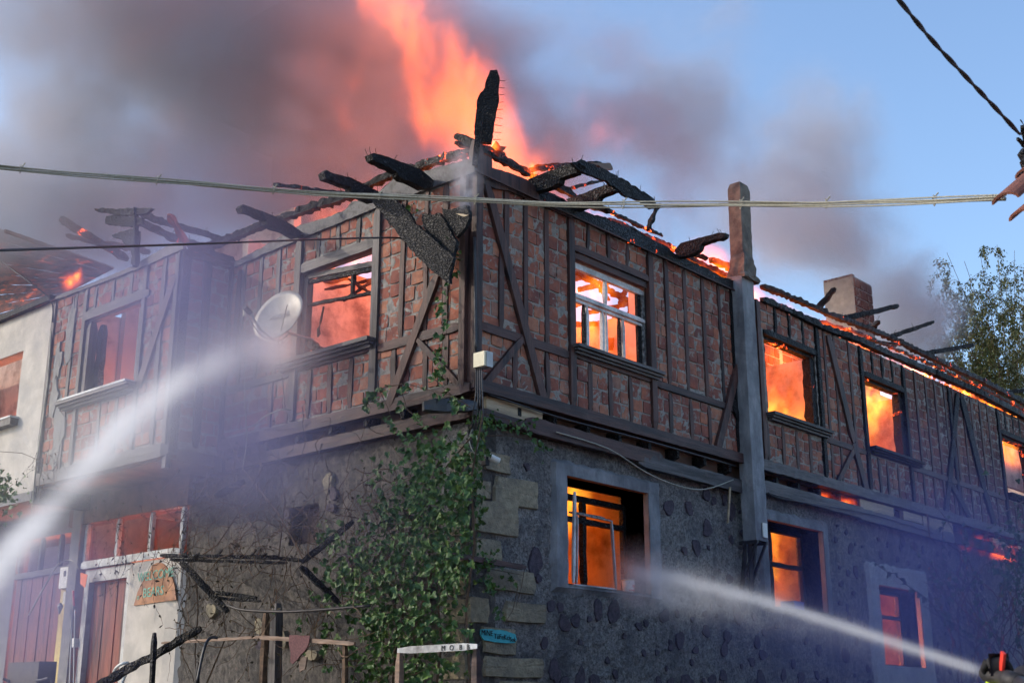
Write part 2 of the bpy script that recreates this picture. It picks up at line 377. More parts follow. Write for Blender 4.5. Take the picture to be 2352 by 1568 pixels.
def mpx(W, u0, v0, u1, v1, wpx, o1=.035, o0=-.05, **k):
    p, q = W.un(u0, v0), W.un(u1, v1); D = pix(W.P(*p))[2]
    # the pixel width is measured across the bar; on the wall it is foreshortened by direction
    mid = W.un((u0 + u1) / 2, (v0 + v1) / 2); dx, dy = u1 - u0, v1 - v0; l = math.hypot(dx, dy)
    e = W.un((u0 + u1) / 2 - dy / l * wpx, (v0 + v1) / 2 + dx / l * wpx)
    t = Vector((q[0] - p[0], q[1] - p[1])).normalized(); d = Vector((e[0] - mid[0], e[1] - mid[1]))
    w = abs(d.x * t.y - d.y * t.x)
    return member(W, p, q, w, o0, o1, **k)
def studs_at(W, lst, v):
    return [(W.un(u, v)[0]) for u in lst]
# ---- right wall, main block
XW = [(2.0, 3.76), (7.04, 8.74), (10.55, 12.2), (17.05, 18.75)]     # windows in the right wall
PX = 6.12                                                              # concrete stack stands here
def panel(W, a0, a1, z0, z1, ss, w=.085, mt='stud', tops=None, jag=.005):
    fill(W, a0, a1, z0, z1, [(s, w * .8) for s in ss])
    for s in ss:
        ww = w * rnd.uniform(.8, 1.15); t = rnd.uniform(-.02, .02)
        member(W, (s + t, z0 - .01), (s - t * .3, z1 + .01), ww, o0=-.06, o1=rnd.uniform(.012, .03), mt=mt, jag=jag)
ss = studs_at(WR, [1206, 1255], 640)
sA = WR.un(1161, 520)[0]; sA2 = WR.un(1149, 680)[0]
panel(WR, .14, 1.9, 6.42, ZT - .03, ss)
fill(WR, .14, .14, 1, 1, [])
member(WR, (sA, 7.45), (sA, ZT), .09, name='stud'); member(WR, (sA2, 6.4), (sA2, 7.45), .09, name='stud')
panel(WR, .14, 1.9, ZB, 6.30, studs_at(WR, [1182], 850) + [1.43])
panel(WR, 2.0, 3.76, 7.98, ZT - .03, studs_at(WR, [1351, 1396, 1441], 590), .075)
panel(WR, 2.0, 3.76, ZB, 6.34, studs_at(WR, [1356, 1402, 1448], 930), .09)
panel(WR, 3.86, PX - .02, 6.42, ZT - .03, studs_at(WR, [1533, 1576, 1617, 1655], 780), .085)
panel(WR, 3.86, PX - .02, ZB, 6.30, studs_at(WR, [1541, 1587, 1628], 950), .085)
for s, w in ((1.95, .12), (3.81, .12)): member(WR, (s, ZB), (s, ZT), w, o1=.045)
member(WR, (PX - .06, ZB), (PX - .06, ZT), .1, mt='char')
member(WR, (.13, 6.36), (1.9, 6.36), .12, name='rail', mt='rail', o1=.035)
member(WR, (3.86, 6.36), (PX, 6.36), .10, name='rail', mt='rail', o1=.035)
member(WR, (1.98, 6.40), (3.80, 6.40), .10, name='rail', mt='rail', o1=.03)
member(WR, (1.98, 7.93), (3.80, 7.93), .10, name='lintel', mt='rail', o1=.05)
member(WR, (2.02, 7.83), (3.74, 7.83), .09, name='lintel', mt='rail', o1=.02)
for b in ((1113, 424, 1248, 936, 15), (1196, 778, 1104, 888, 15), (1692, 835, 1642, 1040, 13)):
    mpx(WR, *b, name='brace', o0=0., o1=.06)
mpx(WR, 1672, 905, 1694, 968, 10, name='brace', o0=0., o1=.05, mt='char')
# corner post and boards
MB().timber((.06, .0, 5.5), (.06, .0, 8.86), .15, .12, up=(1, 0, 0), jag=.006, step=.15).build('corner_post', MT['stud'], HOUSE)
MB().timber((-.01, .12, 5.5), (-.01, .12, 8.6), .10, .09, up=(1, 0, 0), jag=.004, step=.15).build('corner_post', MT['stud'], HOUSE)
# ---- right wall, wing
W2S = studs_at(WR, [1780, 1811, 1842], 750)
panel(WR, 6.75, 8.78, 7.93, ZT, W2S, .07, 'char')
panel(WR, 6.75, 8.78, ZB, 6.34, studs_at(WR, [1766, 1800, 1832, 1862], 1040), .08)
seg = studs_at(WR, [1896, 1922, 1956], 900); panel(WR, 8.90, 10.42, ZB, ZT, [9.12] + [s for s in seg if 9.2 < s < 10.35], .075)
panel(WR, 10.55, 12.2, 7.95, ZT, [10.97, 11.38, 11.8], .07, 'char')
panel(WR, 10.55, 12.2, ZB, 6.34, [10.9, 11.25, 11.7], .08)
panel(WR, 12.32, 16.92, ZB, ZT, [12.8, 13.28, 13.72, 14.2, 14.62, 15.1, 15.56, 16.0, 16.45], .08)
panel(WR, 17.05, 18.75, 7.95, ZT, [17.45, 17.9, 18.3], .07, 'char'); panel(WR, 17.05, 18.75, ZB, 6.34, [17.45, 17.9, 18.3], .07)
panel(WR, 18.87, 23.9, ZB, ZT, [19.3 + .47 * i for i in range(10)], .08)
for s in (6.85, 8.84, 10.48, 12.26, 14.4, 16.98, 18.81): member(WR, (s, ZB), (s, ZT), .11, o1=.04, mt='char' if s > 8.5 else 'stud')
for a, b in ((8.9, 10.42), (12.32, 16.92), (18.87, 23.9)): member(WR, (a, 6.36), (b, 6.36), .1, name='rail', mt='rail', o1=.035)
for a, b in XW[1:]:
    member(WR, (a - .02, 7.88), (b + .05, 7.88), .11, name='lintel', mt='char', o1=.045, jag=.01)
    member(WR, (a - .02, 6.42), (b + .05, 6.42), .09, name='rail', mt='rail', o1=.03)
for b in ((1898, 770, 1958, 1016, 10), (1957, 1018, 1991, 1140, 10), (1959, 1030, 1919, 1110, 9), (2196, 905, 2186, 1010, 9), (2187, 1010, 2168, 1190, 9), (2205, 912, 2258, 1125, 10), (2258, 1125, 2285, 1215, 9), (2181, 1110, 2225, 1190, 9)):
    mpx(WR, *b, name='brace', o0=0., o1=.05, mt='char' if b[0] > 2100 else 'stud')
mortar(WR, .14, PX, 5.58, ZT, [(2.0, 3.76, ZW0 - .05, 7.79)])
mortar(WR, PX, 24, 5.58, ZT, [(7.04, 8.74, ZW0 - .02, 7.84), (10.55, 12.2, ZW0 - .02, 7.84), (17.05, 18.75, ZW0 - .02, 7.84)])
# ---- left wall of the main block
panel(WL, .16, 1.72, 6.42, ZT - .03, studs_at(WL, [1023, 979, 926], 640), .085)
panel(WL, .16, 1.72, ZB, 6.30, studs_at(WL, [1025, 977, 905], 860), .09)
panel(WL, 1.80, 3.36, 7.98, ZT - .03, studs_at(WL, [733, 777, 824], 560), .085, 'grey_wood')
panel(WL, 1.80, 3.36, ZB, 6.34, studs_at(WL, [711, 757, 805], 900), .085)
panel(WL, 3.5, 5.06, 6.42, ZT, studs_at(WL, [637, 596, 558], 700), .09, 'grey_wood')
panel(WL, 3.5, 5.06, ZB, 6.30, studs_at(WL, [660, 622], 930), .085)
member(WL, (1.76, ZB), (1.76, ZT), .13, o1=.045, mt='grey_wood'); member(WL, (3.43, ZB), (3.43, ZT), .13, o1=.045, mt='grey_wood')
member(WL, (.16, 6.36), (1.7, 6.36), .12, name='rail', mt='rail', o1=.035)
member(WL, (1.82, 6.40), (3.4, 6.40), .1, name='rail', mt='rail', o1=.03); member(WL, (3.5, 6.36), (5.06, 6.36), .1, name='rail', mt='grey_rail', o1=.03)
member(WL, (1.8, 7.88), (3.4, 7.88), .15, name='lintel', mt='grey_rail', o1=.05, jag=.012)
for b in ((1008, 634, 895, 941, 15), (963, 781, 1060, 886, 13)): mpx(WL, *b, name='brace', o0=0., o1=.06)
mpx(WL, 556, 620, 540, 820, 9, name='brace', o0=0., o1=.04, mt='rail')
mortar(WL, .16, BY, 5.58, ZT, [(1.80, 3.36, ZW0 - .05, 7.81)])
# ---- bay return and bay face
fill(WT, BX + .14, -.02, 5.45, ZT, [(-.42, .12)]); member(WT, (-.42, 5.45), (-.42, ZT), .12, mt='char', o1=.03)
member(WT, (BX + .07, 5.3), (BX + .07, ZT), .14, mt='char', o1=.03, name='corner_post'); mpx(WT, 470, 600, 462, 880, 8, name='stud', mt='rail')
mortar(WT, BX + .02, -.02, 5.4, ZT)
mortar(WB, BY + .01, 8.80, 5.4, ZT, [(6.07, 7.70, ZW0, 7.80)])
panel(WB, BY + .16, 6.0, 5.48, ZT - .03, studs_at(WB, [378], 650), .09, 'grey_wood')
panel(WB, 6.07, 7.70, 7.98, ZT - .03, studs_at(WB, [225, 264, 304], 640), .08, 'grey_wood')
panel(WB, 6.07, 7.70, 5.48, 6.40, studs_at(WB, [225, 264], 980), .08, 'grey_wood')
panel(WB, 7.78, 8.7, 5.48, ZT - .03, studs_at(WB, [165], 800), .08, 'grey_wood')
for s in (BY + .08, 6.03, 7.74, 8.74): member(WB, (s, 5.42), (s, ZT), .09, o1=.035, mt='grey_wood')
member(WB, (5.9, 7.89), (7.8, 7.89), .15, name='lintel', mt='grey_rail', o1=.045)
mpx(WB, 406, 636, 322, 890, 12, name='brace', o0=0, o1=.05)
member(WB, (BY - .02, 5.36), (8.8, 5.36), .2, name='sill_beam', mt='grey_rail', o1=.05, o0=-.2, jag=.01)
member(WB, (BY + .07, 5.1), (BY + .07, 5.3), .16, name='beam_end', mt='grey_wood', o1=.03, o0=-.1)
# patches of render still on the bay wall
for k in range(7):
    a, z = 7.95 + rnd.uniform(0, .6), rnd.uniform(5.7, 8.1); pts = []
    for i in range(14):
        th = 2 * PI * i / 14; r = .5 + .5 * rnd.random(); pts.append(WB.P(a + math.cos(th) * .17 * r, z + math.sin(th) * .42 * r, .03))
    MB().prism(pts, (1, 0, 0), .03, .012, .05).build('render_patch', MT['plaster_grey'], HOUSE)
# ---- bricks: the 300 that show largest are parts, the rest one joined part
def unit_brick(seed):
    r = random.Random(seed); j = lambda s: r.uniform(-s, s); mb = MB()
    n = 4; ys = []
    prof = [(0, 0), (.5, -.01), (1, 0), (1.01, .5), (1, 1), (.5, 1.01), (0, 1), (-.01, .5)]
    fr = [(x + j(.045), 0 + j(.02), z + j(.05)) for x, z in prof]; bk = [(x, 1, z) for x, z in prof]
    mid = (.5, -.04, .5); mb.v = fr + bk + [mid]
    mb.f = [(i, (i + 1) % 8, 16) for i in range(8)] + [(i, i + 8, (i + 1) % 8 + 8, (i + 1) % 8) for i in range(8)]
    return mb
UB = [unit_brick(i) for i in range(12)]; UBM = []
for u in UB:
    me = bpy.data.meshes.new('brick'); me.from_pydata(u.v, [], u.f); me.materials.append(MT['brick']); UBM.append(me)
def bkey(b):
    W, s0, s1, z0, z1, o = b; u0, v0, _ = pix(W.P(s0, z0)); u1, v1, _ = pix(W.P(s1, z1))
    vis = -60 < (u0 + u1) / 2 < 2400
    return -abs((u1 - u0) * (v1 - v0)) if vis else 0
WI = Wall('x', 2.09); fill(WI, 6.4, 10.25, 5.6, 9.25, [(7.5, .12), (8.3, .12), (9.1, .12)]); WJ = Wall('x', 2.49); fill(WJ, 10.5, 14.2, 5.6, 9.35, [(11.2, .12), (12.0, .12), (12.9, .12)])
BRICKS.sort(key=bkey); DEP = .09
BM_ = MB()
for i, (W, s0, s1, z0, z1, o) in enumerate(BRICKS):
    if z1 <= z0 or s1 <= s0: continue
    k = rnd.randrange(12)
    if W.ax == 'x': loc = Vector((s0, W.off - o, z0)); rot = 0; sca = (s1 - s0, DEP, z1 - z0)
    else: loc = Vector((W.off - o, s1, z0)); rot = -PI / 2; sca = (s1 - s0, DEP, z1 - z0)
    if i < 300:
        b = bpy.data.objects.new('brick', UBM[k]); C.objects.link(b); b.parent = HOUSE; b.matrix_parent_inverse = HINV; b.location = loc; b.rotation_euler = (0, 0, rot); b.scale = sca
    else:
        c_, s_ = math.cos(rot), math.sin(rot)
        BM_.add([(loc.x + c_ * x * sca[0] - s_ * y * sca[1], loc.y + s_ * x * sca[0] + c_ * y * sca[1], loc.z + z * sca[2]) for x, y, z in UB[k].v], UB[k].f)
BM_.build('brickwork', MT['brick'], HOUSE, kind='stuff')
# ---- sill beams, overhang and joists
def beam(p0, p1, w, h, mt='rail', name='beam', jag=.008, step=.12, parent=HOUSE, up=(0, 0, 1), **k):
    return MB().timber(p0, p1, w, h, up=up, jag=jag, step=step, seed=rnd.random() * 40, **k).build(name, MT[mt], parent)
beam((0, -.02, 5.58), (PX + .05, -.02, 5.58), .13, .15, name='sill_beam'); beam((PX + .3, -.02, 5.58), (24, -.02, 5.57), .13, .17, 'grey_rail', 'sill_beam', .02)
beam((.02, 0, 5.55), (.02, BY, 5.53), .14, .16, 'rail', 'sill_beam'); beam((.10, 0, 5.27), (.10, BY, 5.24), .12, .16, 'rail', 'sill_beam')
for p in ((1.0, 4.0, 5.27, 'rail'), (3.4, PX + .1, 5.18, 'grey_rail'), (6.5, 10.2, 5.25, 'grey_rail'), (9.9, 14, 5.2, 'grey_rail'), (13.9, 24, 5.2, 'char')):
    beam((p[0], .02, p[2]), (p[1], .02, p[2] - .03), .10, .2, p[3], 'wall_plate', .014)
beam((.15, .03, 5.27), (1.6, .03, 5.22), .1, .12, 'rail', 'wall_plate')
for i in range(34):
    x = .9 + i * .7; beam((x, .0, 5.4), (x, .5, 5.4), .11, .17, 'char', 'joist', .01)
for i in range(7): beam((.0, .5 + i * .7, 5.4), (.6, .5 + i * .7, 5.4), .11, .16, 'char', 'joist', .01)
MB().wbox(WR, .28, 1.35, 5.28, 5.49, -.05, .0, .01).build('board', MT['pale_wood'], HOUSE)
for a, b, z0, z1 in ((10.0, 11.3, 5.28, 5.46), (11.7, 12.5, 5.30, 5.46), (12.55, 13.9, 5.24, 5.47), (15.9, 16.8, 5.2, 5.4), (17.3, 18.2, 5.18, 5.36)):
    MB().wbox(WR, a, b, z0, z1, -.05, .03, .012).build('board', MT['pale_wood'], HOUSE)
beam(onX(972, 932, -.5), Vector((.1, .0, 5.33)), .14, .15, 'wet_soot', 'beam_end', .02)
# dark backing under the overhang, floor slab of the upper storey
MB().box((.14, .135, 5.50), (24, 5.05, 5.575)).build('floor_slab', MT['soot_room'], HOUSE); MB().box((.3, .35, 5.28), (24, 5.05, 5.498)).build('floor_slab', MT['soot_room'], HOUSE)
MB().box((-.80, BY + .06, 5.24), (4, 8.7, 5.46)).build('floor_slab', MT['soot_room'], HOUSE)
MB().box((.2, .2, 5.12), (24, .34, 5.54)).build('leak_backing', MT['soot_room'], HOUSE); MB().box((.22, .3, 5.12), (.36, BY, 5.54)).build('leak_backing', MT['soot_room'], HOUSE)  # backing boxes added so room light does not leak between the joists
MB().box((-.02, 4.98, 5.14), (.4, 5.32, 5.7)).build('beam_end', MT['char'], HOUSE); MB().box((.06, 5.9, 4.78), (.34, 9.3, 5.26)).build('lintel', MT['soot_room'], HOUSE)  # char box is a filler added against a light leak at the inner corner
MB().box((-.03, 5.02, 5.3), (.15, 5.2, 8.42)).build('corner_post', MT['char'], HOUSE); MB().box((BX + .03, 8.66, 5.0), (.3, 8.87, 5.55)).build('beam_end', MT['char'], HOUSE)  # both boxes added to close gaps that leaked room light
# ---- walls inside and behind, seen through the openings and the burnt roof
def inner(a, b, m='room_plaster', name='inner_wall'): return MB().box(a, b).build(name, MT[m], HOUSE)
inner((.3, BY + .02, 5.52), (6.2, BY + .16, 8.9)); inner((6.2, .2, 5.52), (6.35, 5.2, 8.45))
inner((6.35, 2.1, 5.52), (10.3, 2.25, 9.3)); inner((10.3, .2, 5.52), (10.42, 5.2, 8.3)); inner((10.42, 2.5, 5.52), (14.3, 2.62, 9.4)); inner((14.3, .2, 5.52), (14.42, 5.2, 8.3))
inner((14.42, 1.9, 7.6), (24, 2.0, 8.7)); inner((14.42, 1.9, 5.52), (18.2, 2.0, 6.3)); inner((23.9, .2, 1.4), (24.05, 7, 8.3))
inner((1.3, BY + .2, 5.46), (1.45, 8.7, 9.8)); inner((.3, 5.9, 5.2), (2.3, 12, 5.24), 'soot_room', 'ceiling'); inner((-.7, 8.78, 5.46), (4, 8.9, 8.4)); inner((.35, 8.6, 5.46), (4, 8.74, 9.3))
inner((6.35, 5.2, 1.4), (24, 5.35, 8.3), 'roughcast', 'back_wall')
# char studs standing inside the rooms
for x, y in ((7.5, 2.02), (8.3, 2.02), (9.1, 2.02), (11.2, 2.42), (12.0, 2.42), (12.9, 2.42)):
    beam((x, y, 5.5), (x, y, 8.7), .13, .1, 'char_ember', 'inner_post', .02, up=(1, 0, 0))
beam((8.0, 2.0, 6.7), (8.35, 2.0, 8.6), .1, .08, 'char_ember', 'inner_brace', .02); beam((6.5, 2.0, 7.05), (9.9, 2.0, 7.0), .08, .1, 'char_ember', 'inner_rail', .02)
# ---- rubble walls of the lower storey
H1, H5, H6 = (1.94, 3.75, 3.34, 4.75), (6.95, 8.77, 3.40, 4.76), (10.70, 12.35, 2.63, 4.02)
mortar(WRL, .15, 24, 1.3, 5.17, [H1, H5, H6], .5, .055, 'roughcast', .03, -.02, name='rubble_wall')
SQ = (2.97, 3.58, 3.96, 4.49)
mortar(WLL, .13, 6.0, 1.3, 5.16, [SQ], .45, .06, 'roughcast_sooty', .035, -.02, name='rubble_wall')
MB().wbox(WLL, 2.9, 3.7, 3.9, 4.6, -.5, -.25).build('shutter', MT['soot_room'], HOUSE)
def stone(W, a, z, ra, rz, mt, name, parent=HOUSE, proud=.02, sq=0., n=10):
    mb = MB(); ph = rnd.random() * 6; ring = []; ring2 = []
    for i in range(n):
        th = 2 * PI * i / n; c, s = math.cos(th), math.sin(th)
        if sq: k = 1 / max(abs(c), abs(s)); k = 1 + (k - 1) * sq
        else: k = 1
        r = k * (1 + (.2 * math.sin(th + ph) + .14 * math.sin(2 * th + ph * 2.3) + .1 * math.sin(3 * th + ph * 4) + rnd.uniform(-.1, .1)) * (1 - sq * .8)); ring.append((c * ra * r, s * rz * r)); ring2.append((c * ra * r * .93, s * rz * r * .93))
    mb.v = [tuple(W.P(a + x, z + y, -.03)) for x, y in ring] + [tuple(W.P(a + x, z + y, proud * (1 if sq == 0 else rnd.uniform(.6, 1.1)))) for x, y in ring2] + [tuple(W.P(a, z, proud))]
    mb.f = [(i, (i + 1) % n, n + (i + 1) % n, n + i) for i in range(n)] + [(n + i, n + (i + 1) % n, 2 * n) for i in range(n)]
    o = mb.build(name, MT[mt], parent); return o
QR = [(1112, 1040, 1172, 1084), (1134, 1096, 1236, 1162), (1090, 1102, 1125, 1143), (1087, 1149, 1191, 1226), (1090, 1236, 1150, 1296), (1116, 1307, 1228, 1360), (1075, 1370, 1120, 1432), (1159, 1381, 1255, 1429), (1106, 1440, 1184, 1502), (1112, 1507, 1250, 1555), (1150, 1564, 1260, 1600), (1082, 1040, 1106, 1090)]
qz = []
for q in QR:
    a0, z1 = WRL.un(q[0], q[1]); a1, z0 = WRL.un(q[2], q[3]); m0 = WRL.un((q[0] + q[2]) / 2, (q[1] + q[3]) / 2)
    qz.append((m0[0], m0[1])); stone(WRL, m0[0], m0[1], (a1 - a0) / 2, abs(WRL.un((q[0] + q[2]) / 2, q[1])[1] - WRL.un((q[0] + q[2]) / 2, q[3])[1]) / 2, 'limestone', 'quoin_stone', sq=.92, n=24, proud=.03)
for q in [(1036, 1018, 1072, 1085), (1040, 1100, 1072, 1165), (1030, 1172, 1072, 1230), (1042, 1238, 1072, 1300), (1034, 1308, 1072, 1368), (1022, 1376, 1072, 1434), (1036, 1441, 1072, 1497), (1018, 1503, 1072, 1560)]:
    m0 = WLL.un((q[0] + q[2]) / 2, (q[1] + q[3]) / 2); a0 = WLL.un(q[0], (q[1] + q[3]) / 2)[0]; a1 = WLL.un(q[2], (q[1] + q[3]) / 2)[0]
    stone(WLL, m0[0], m0[1], abs(a1 - a0) / 2, abs(WLL.un(q[0], q[1])[1] - WLL.un(q[0], q[3])[1]) / 2, 'limestone', 'quoin_stone', sq=.92, n=24, proud=.03)
placed = []
def free(a, z, r):
    for h in (H1, H5, H6):
        if h[0] - .42 < a < h[1] + .5 and h[2] - .25 < z < h[3] + .3: return False
    for (b, y) in qz:
        if abs(a - b) < .5 and abs(z - y) < .28: return False
    return all((a - b) ** 2 + (z - y) ** 2 > (.10 + r) ** 2 for b, y, _ in placed)
tries = 0
while len(placed) < 215 and tries < 9000:
    tries += 1; a, z = rnd.uniform(.9, 15.5), rnd.uniform(1.7, 4.95); r = rnd.triangular(.025, .17, .05)
    if a > 9.2: r *= .85
    if free(a, z, r): placed.append((a, z, r)); stone(WRL, a, z, r * rnd.uniform(.8, 1.15), r * rnd.uniform(.8, 1.4), 'dark_stone', 'stone', proud=.002, n=14)
for k in range(12):
    a, z = rnd.uniform(.8, 5.8), rnd.uniform(1.9, 4.8); stone(WLL, a, z, rnd.uniform(.06, .13), rnd.uniform(.06, .13), rnd.choice(['dark_stone', 'limestone']), 'stone', proud=.04, n=12)
# cement surrounds
def surround(W, h, l, r, t, b, mt, o=.035):
    a0, a1, z0, z1 = h
    def slab(p, q, s, u):
        n1, n2 = max(1, int((q - p) / .07)), max(1, int((u - s) / .07)); mb = MB()
        for i in range(n1 + 1):
            for j in range(n2 + 1):
                a, z = p + (q - p) * i / n1, s + (u - s) * j / n2; w = W.P(a, z)
                edge_out = (a < a0 and i == 0) or (a > a1 and i == n1) or (z > z1 and j == n2) or (z < z0 and j == 0)
                jx, jz = (N3(w, 5.) * .045, N3(w + Vector((3, 1, 2)), 5.) * .045) if edge_out else (0, 0)
                mb.v.append(tuple(W.P(a + jx, z + jz, (-.04 if edge_out else o + N3(w, 9) * .014))))
        mb.f = [(i * (n2 + 1) + j, (i + 1) * (n2 + 1) + j, (i + 1) * (n2 + 1) + j + 1, i * (n2 + 1) + j + 1) for i in range(n1) for j in range(n2)]
        mb.build('window_surround', MT[mt], HOUSE)
        return
    if l: slab(a0 - l, a0, z0 - b, z1 + t)
    if r: slab(a1, a1 + r, z0 - b, z1 + t)
    if t: slab(a0, a1, z1, z1 + t)
    if b: slab(a0, a1, z0 - b, z0)
    # reveals: lining of the deep opening
    d = .46
    for (p, q, s, u) in ((a0 - .03, a0, z0, z1), (a1, a1 + .03, z0, z1)): MB().wbox(W, p, q, s, u, -d, o - .012).build('reveal', MT[mt if mt != 'cement' else 'plaster_grey'], HOUSE)
    MB().wbox(W, a0, a1, z1, z1 + .03, -d, o - .012).build('reveal', MT['soot_room'], HOUSE); MB().wbox(W, a0, a1, z0 - .04, z0, -d, o - .012).build('window_sill', MT['cement'], HOUSE)
surround(WRL, H1, .30, .34, .22, .12, 'cement'); surround(WRL, H5, .27, .24, .2, .1, 'cement'); surround(WRL, H6, .42, .45, .42, .4, 'cement_light')
# ---- rooms of the lower storey
inner((.6, 3.2, 1.4), (14.4, 3.35, 5.28)); inner((5.4, .65, 1.4), (5.5, 3.2, 5.28)); inner((9.9, .65, 1.4), (10.0, 3.2, 5.28)); inner((14.4, .65, 1.4), (14.5, 3.4, 5.28))
inner((.6, .65, 1.4), (14.4, 3.2, 1.5), 'soot_room', 'lower_floor')
# shop front room behind the transom windows
inner((2.2, 5.9, 1.4), (2.35, 12.0, 5.2)); inner((.62, 5.92, 1.4), (2.2, 6.02, 5.2), 'soot_room'); inner((.3, 9.0, 1.4), (2.2, 9.1, 5.2), 'soot_room')
# ---- window joinery
def win_root(): 
    e = bpy.data.objects.new('window', None); C.objects.link(e); e.parent = HOUSE; e.matrix_parent_inverse = HINV; e.empty_display_size = .1; return e
def bar(W, p, q, w, o0, o1, mt, par, name='frame', jag=.004): return member(W, p, q, w, o0, o1, mt, name, jag, par)
def joinery(W, a0, a1, z0, z1, lower, upper, zt, mts, dep=-.06, th=.05, sill=True, smt='burnt_paint', slope=0):
    """mts: materials (left, right, top, transom, mullions)"""
    r = win_root(); b = dep - th
    bar(W, (a0 + .03, z0), (a0 + .03, z1), .06, b, dep, mts[0], r); bar(W, (a1 - .035, z0), (a1 - .035, z1), .07, b, dep, mts[1], r)
    if mts[2]: bar(W, (a0, z1 - .04), (a1, z1 - .04), .085, b, dep + .01, mts[2], r)
    if mts[3]: bar(W, (a0, zt), (a1, zt), .06, b, dep + .025, mts[3], r, 'transom'); bar(W, (a0, zt - .065), (a1, zt - .065), .035, b - .01, dep, mts[3], r, 'transom')
    for s, w, m in lower: bar(W, (s, z0), (s, zt - .08), w, b, dep + .005, m, r, 'mullion')
    for s, w, m in upper: bar(W, (s, zt + .03), (s, z1 - .07), w, b, dep + .005, m, r, 'mullion')
    return r
def sill(W, a0, a1, z, mt='rail', dp=.12, h=.09):
    for k, (oo, hh) in enumerate(((dp, h * .4), (dp * .75, h * .3), (dp * .5, h * .3))):
        zz = z - (0, h * .4, h * .7)[k]; MB().wbox(W, a0 + k * .02, a1 - k * .02, zz - hh, zz - .002, -.04, oo, .003).build('window_sill', MT[mt], HOUSE)
s_ = lambda u, v: WR.un(u, v, -.06)[0]
joinery(WR, 2.0, 3.76, ZW0, 7.76, [(s_(1350, 745), .055, 'white_paint'), (s_(1386, 760), .05, 'white_paint'), (s_(1394, 760), .035, 'white_paint'), (s_(1433, 772), .05, 'white_paint'), (s_(1425, 772), .03, 'char'), (s_(1343, 745), .03, 'char')],
        [(s_(1392, 665), .055, 'white_paint')], 7.28, ('white_paint', 'burnt_paint', 'white_paint', 'white_paint'))
MB().wbox(WR, 3.6, 3.69, ZW0, 7.7, -.12, -.08, .004).build('frame', MT['char'], HOUSE)
sill(WR, 1.93, 3.93, ZW0, 'grey_rail', .16, .12)
sill(WR, 6.98, 8.95, 6.5, 'grey_rail', .16, .13); sill(WR, 10.55, 12.6, 6.5, 'char', .15, .12); sill(WR, 17.0, 18.9, 6.5, 'char', .15, .12)
for (a0, a1) in XW[1:]:
    r = win_root(); bar(WR, (a0 + .04, 6.5), (a0 + .04, 7.84), .07, -.16, -.04, 'char_embers_few', r, jag=.02); bar(WR, (a1 - .07, 6.5), (a1 - .07, 7.84), .15, -.18, -.02, 'char_embers_few', r, jag=.03); bar(WR, (a0, 7.81), (a1, 7.81), .07, -.16, -.03, 'char_ember', r, jag=.02)
r = win_root()     # left wall window: charred bars
for b in ((700, 698, 862, 667, 6, 'char_ash'), (804, 620, 801, 683, 5, 'char_ash'), (695, 634, 866, 600, 11, 'grey_rail'), (700, 646, 866, 612, 8, 'char_ash')):
    mpx(WL, *b[:5], mt=b[5], o0=-.10, o1=-.04, name='transom', parent=r, jag=.012, step=.06)
mpx(WL, 730, 700, 716, 770, 3, mt='char', o0=-.12, o1=-.09, name='hanging_splinter', parent=r, jag=.02, step=.05); 
bar(WL, (3.32, 6.5), (3.32, 7.8), .09, -.14, -.03, 'grey_wood', r); bar(WL, (1.84, 6.5), (1.84, 7.8), .06, -.14, -.03, 'grey_wood', r)
sill(WL, 1.72, 3.72, 6.52, 'grey_rail', .18, .13)
beam(onX(706, 783, .1), onX(742, 810, .15), .1, .1, 'char', 'charred_stump', .04, .04)
r = win_root(); bar(WB, (6.12, 6.5), (6.12, 7.8), .09, -.14, -.0, 'grey_wood', r); bar(WB, (7.62, 6.5), (7.62, 7.8), .1, -.14, -.0, 'grey_wood', r); bar(WB, (7.5, 6.5), (7.5, 7.75), .14, -.24, -.14, 'char', r, jag=.02)
sill(WB, 6.02, 8.08, 6.50, 'grey_rail', .2, .12); MB().wbox(WB, 6.05, 8.0, 6.50, 6.53, .0, .21, .004).build('window_sill', MT['white_paint'], HOUSE)
inner((1.0, 6.0, 7.0), (1.28, 8.7, 7.12), 'soot_room', 'inner_rail')
# lower right windows, set deep in the wall
def deep(h, cross, mts, casement=False, dp=-.36):
    a0, a1, z0, z1 = h; r = win_root(); b = dp - .06
    bar(WRL, (a0 + .03, z0), (a0 + .03, z1), .06, b, dp, mts[0], r); bar(WRL, (a1 - .06, z0), (a1 - .06, z1), .07, b, dp, mts[1], r); bar(WRL, (a0, z1 - .04), (a1, z1 - .04), .08, b, dp, mts[1], r); bar(WRL, (a0, z0 + .03), (a1, z0 + .03), .05, b, dp, mts[1], r)
    bar(WRL, (a0, z0 + cross[1]), (a1, z0 + cross[1]), .07, b, dp + .01, mts[1], r, 'transom', .012)
    for s in cross[0]: bar(WRL, (a0 + s, z0), (a0 + s, z1), .08, b, dp + .01, mts[1], r, 'mullion', .014)
    return r
r1 = deep((2.02, 3.75, 3.36, 4.62), ([.75], .92), ('char', 'char')); r5 = deep(H5, ([.72], .75), ('burnt_paint', 'char')); r6 = deep(H6, ([.6], .9), ('grey_wood', 'grey_wood'))
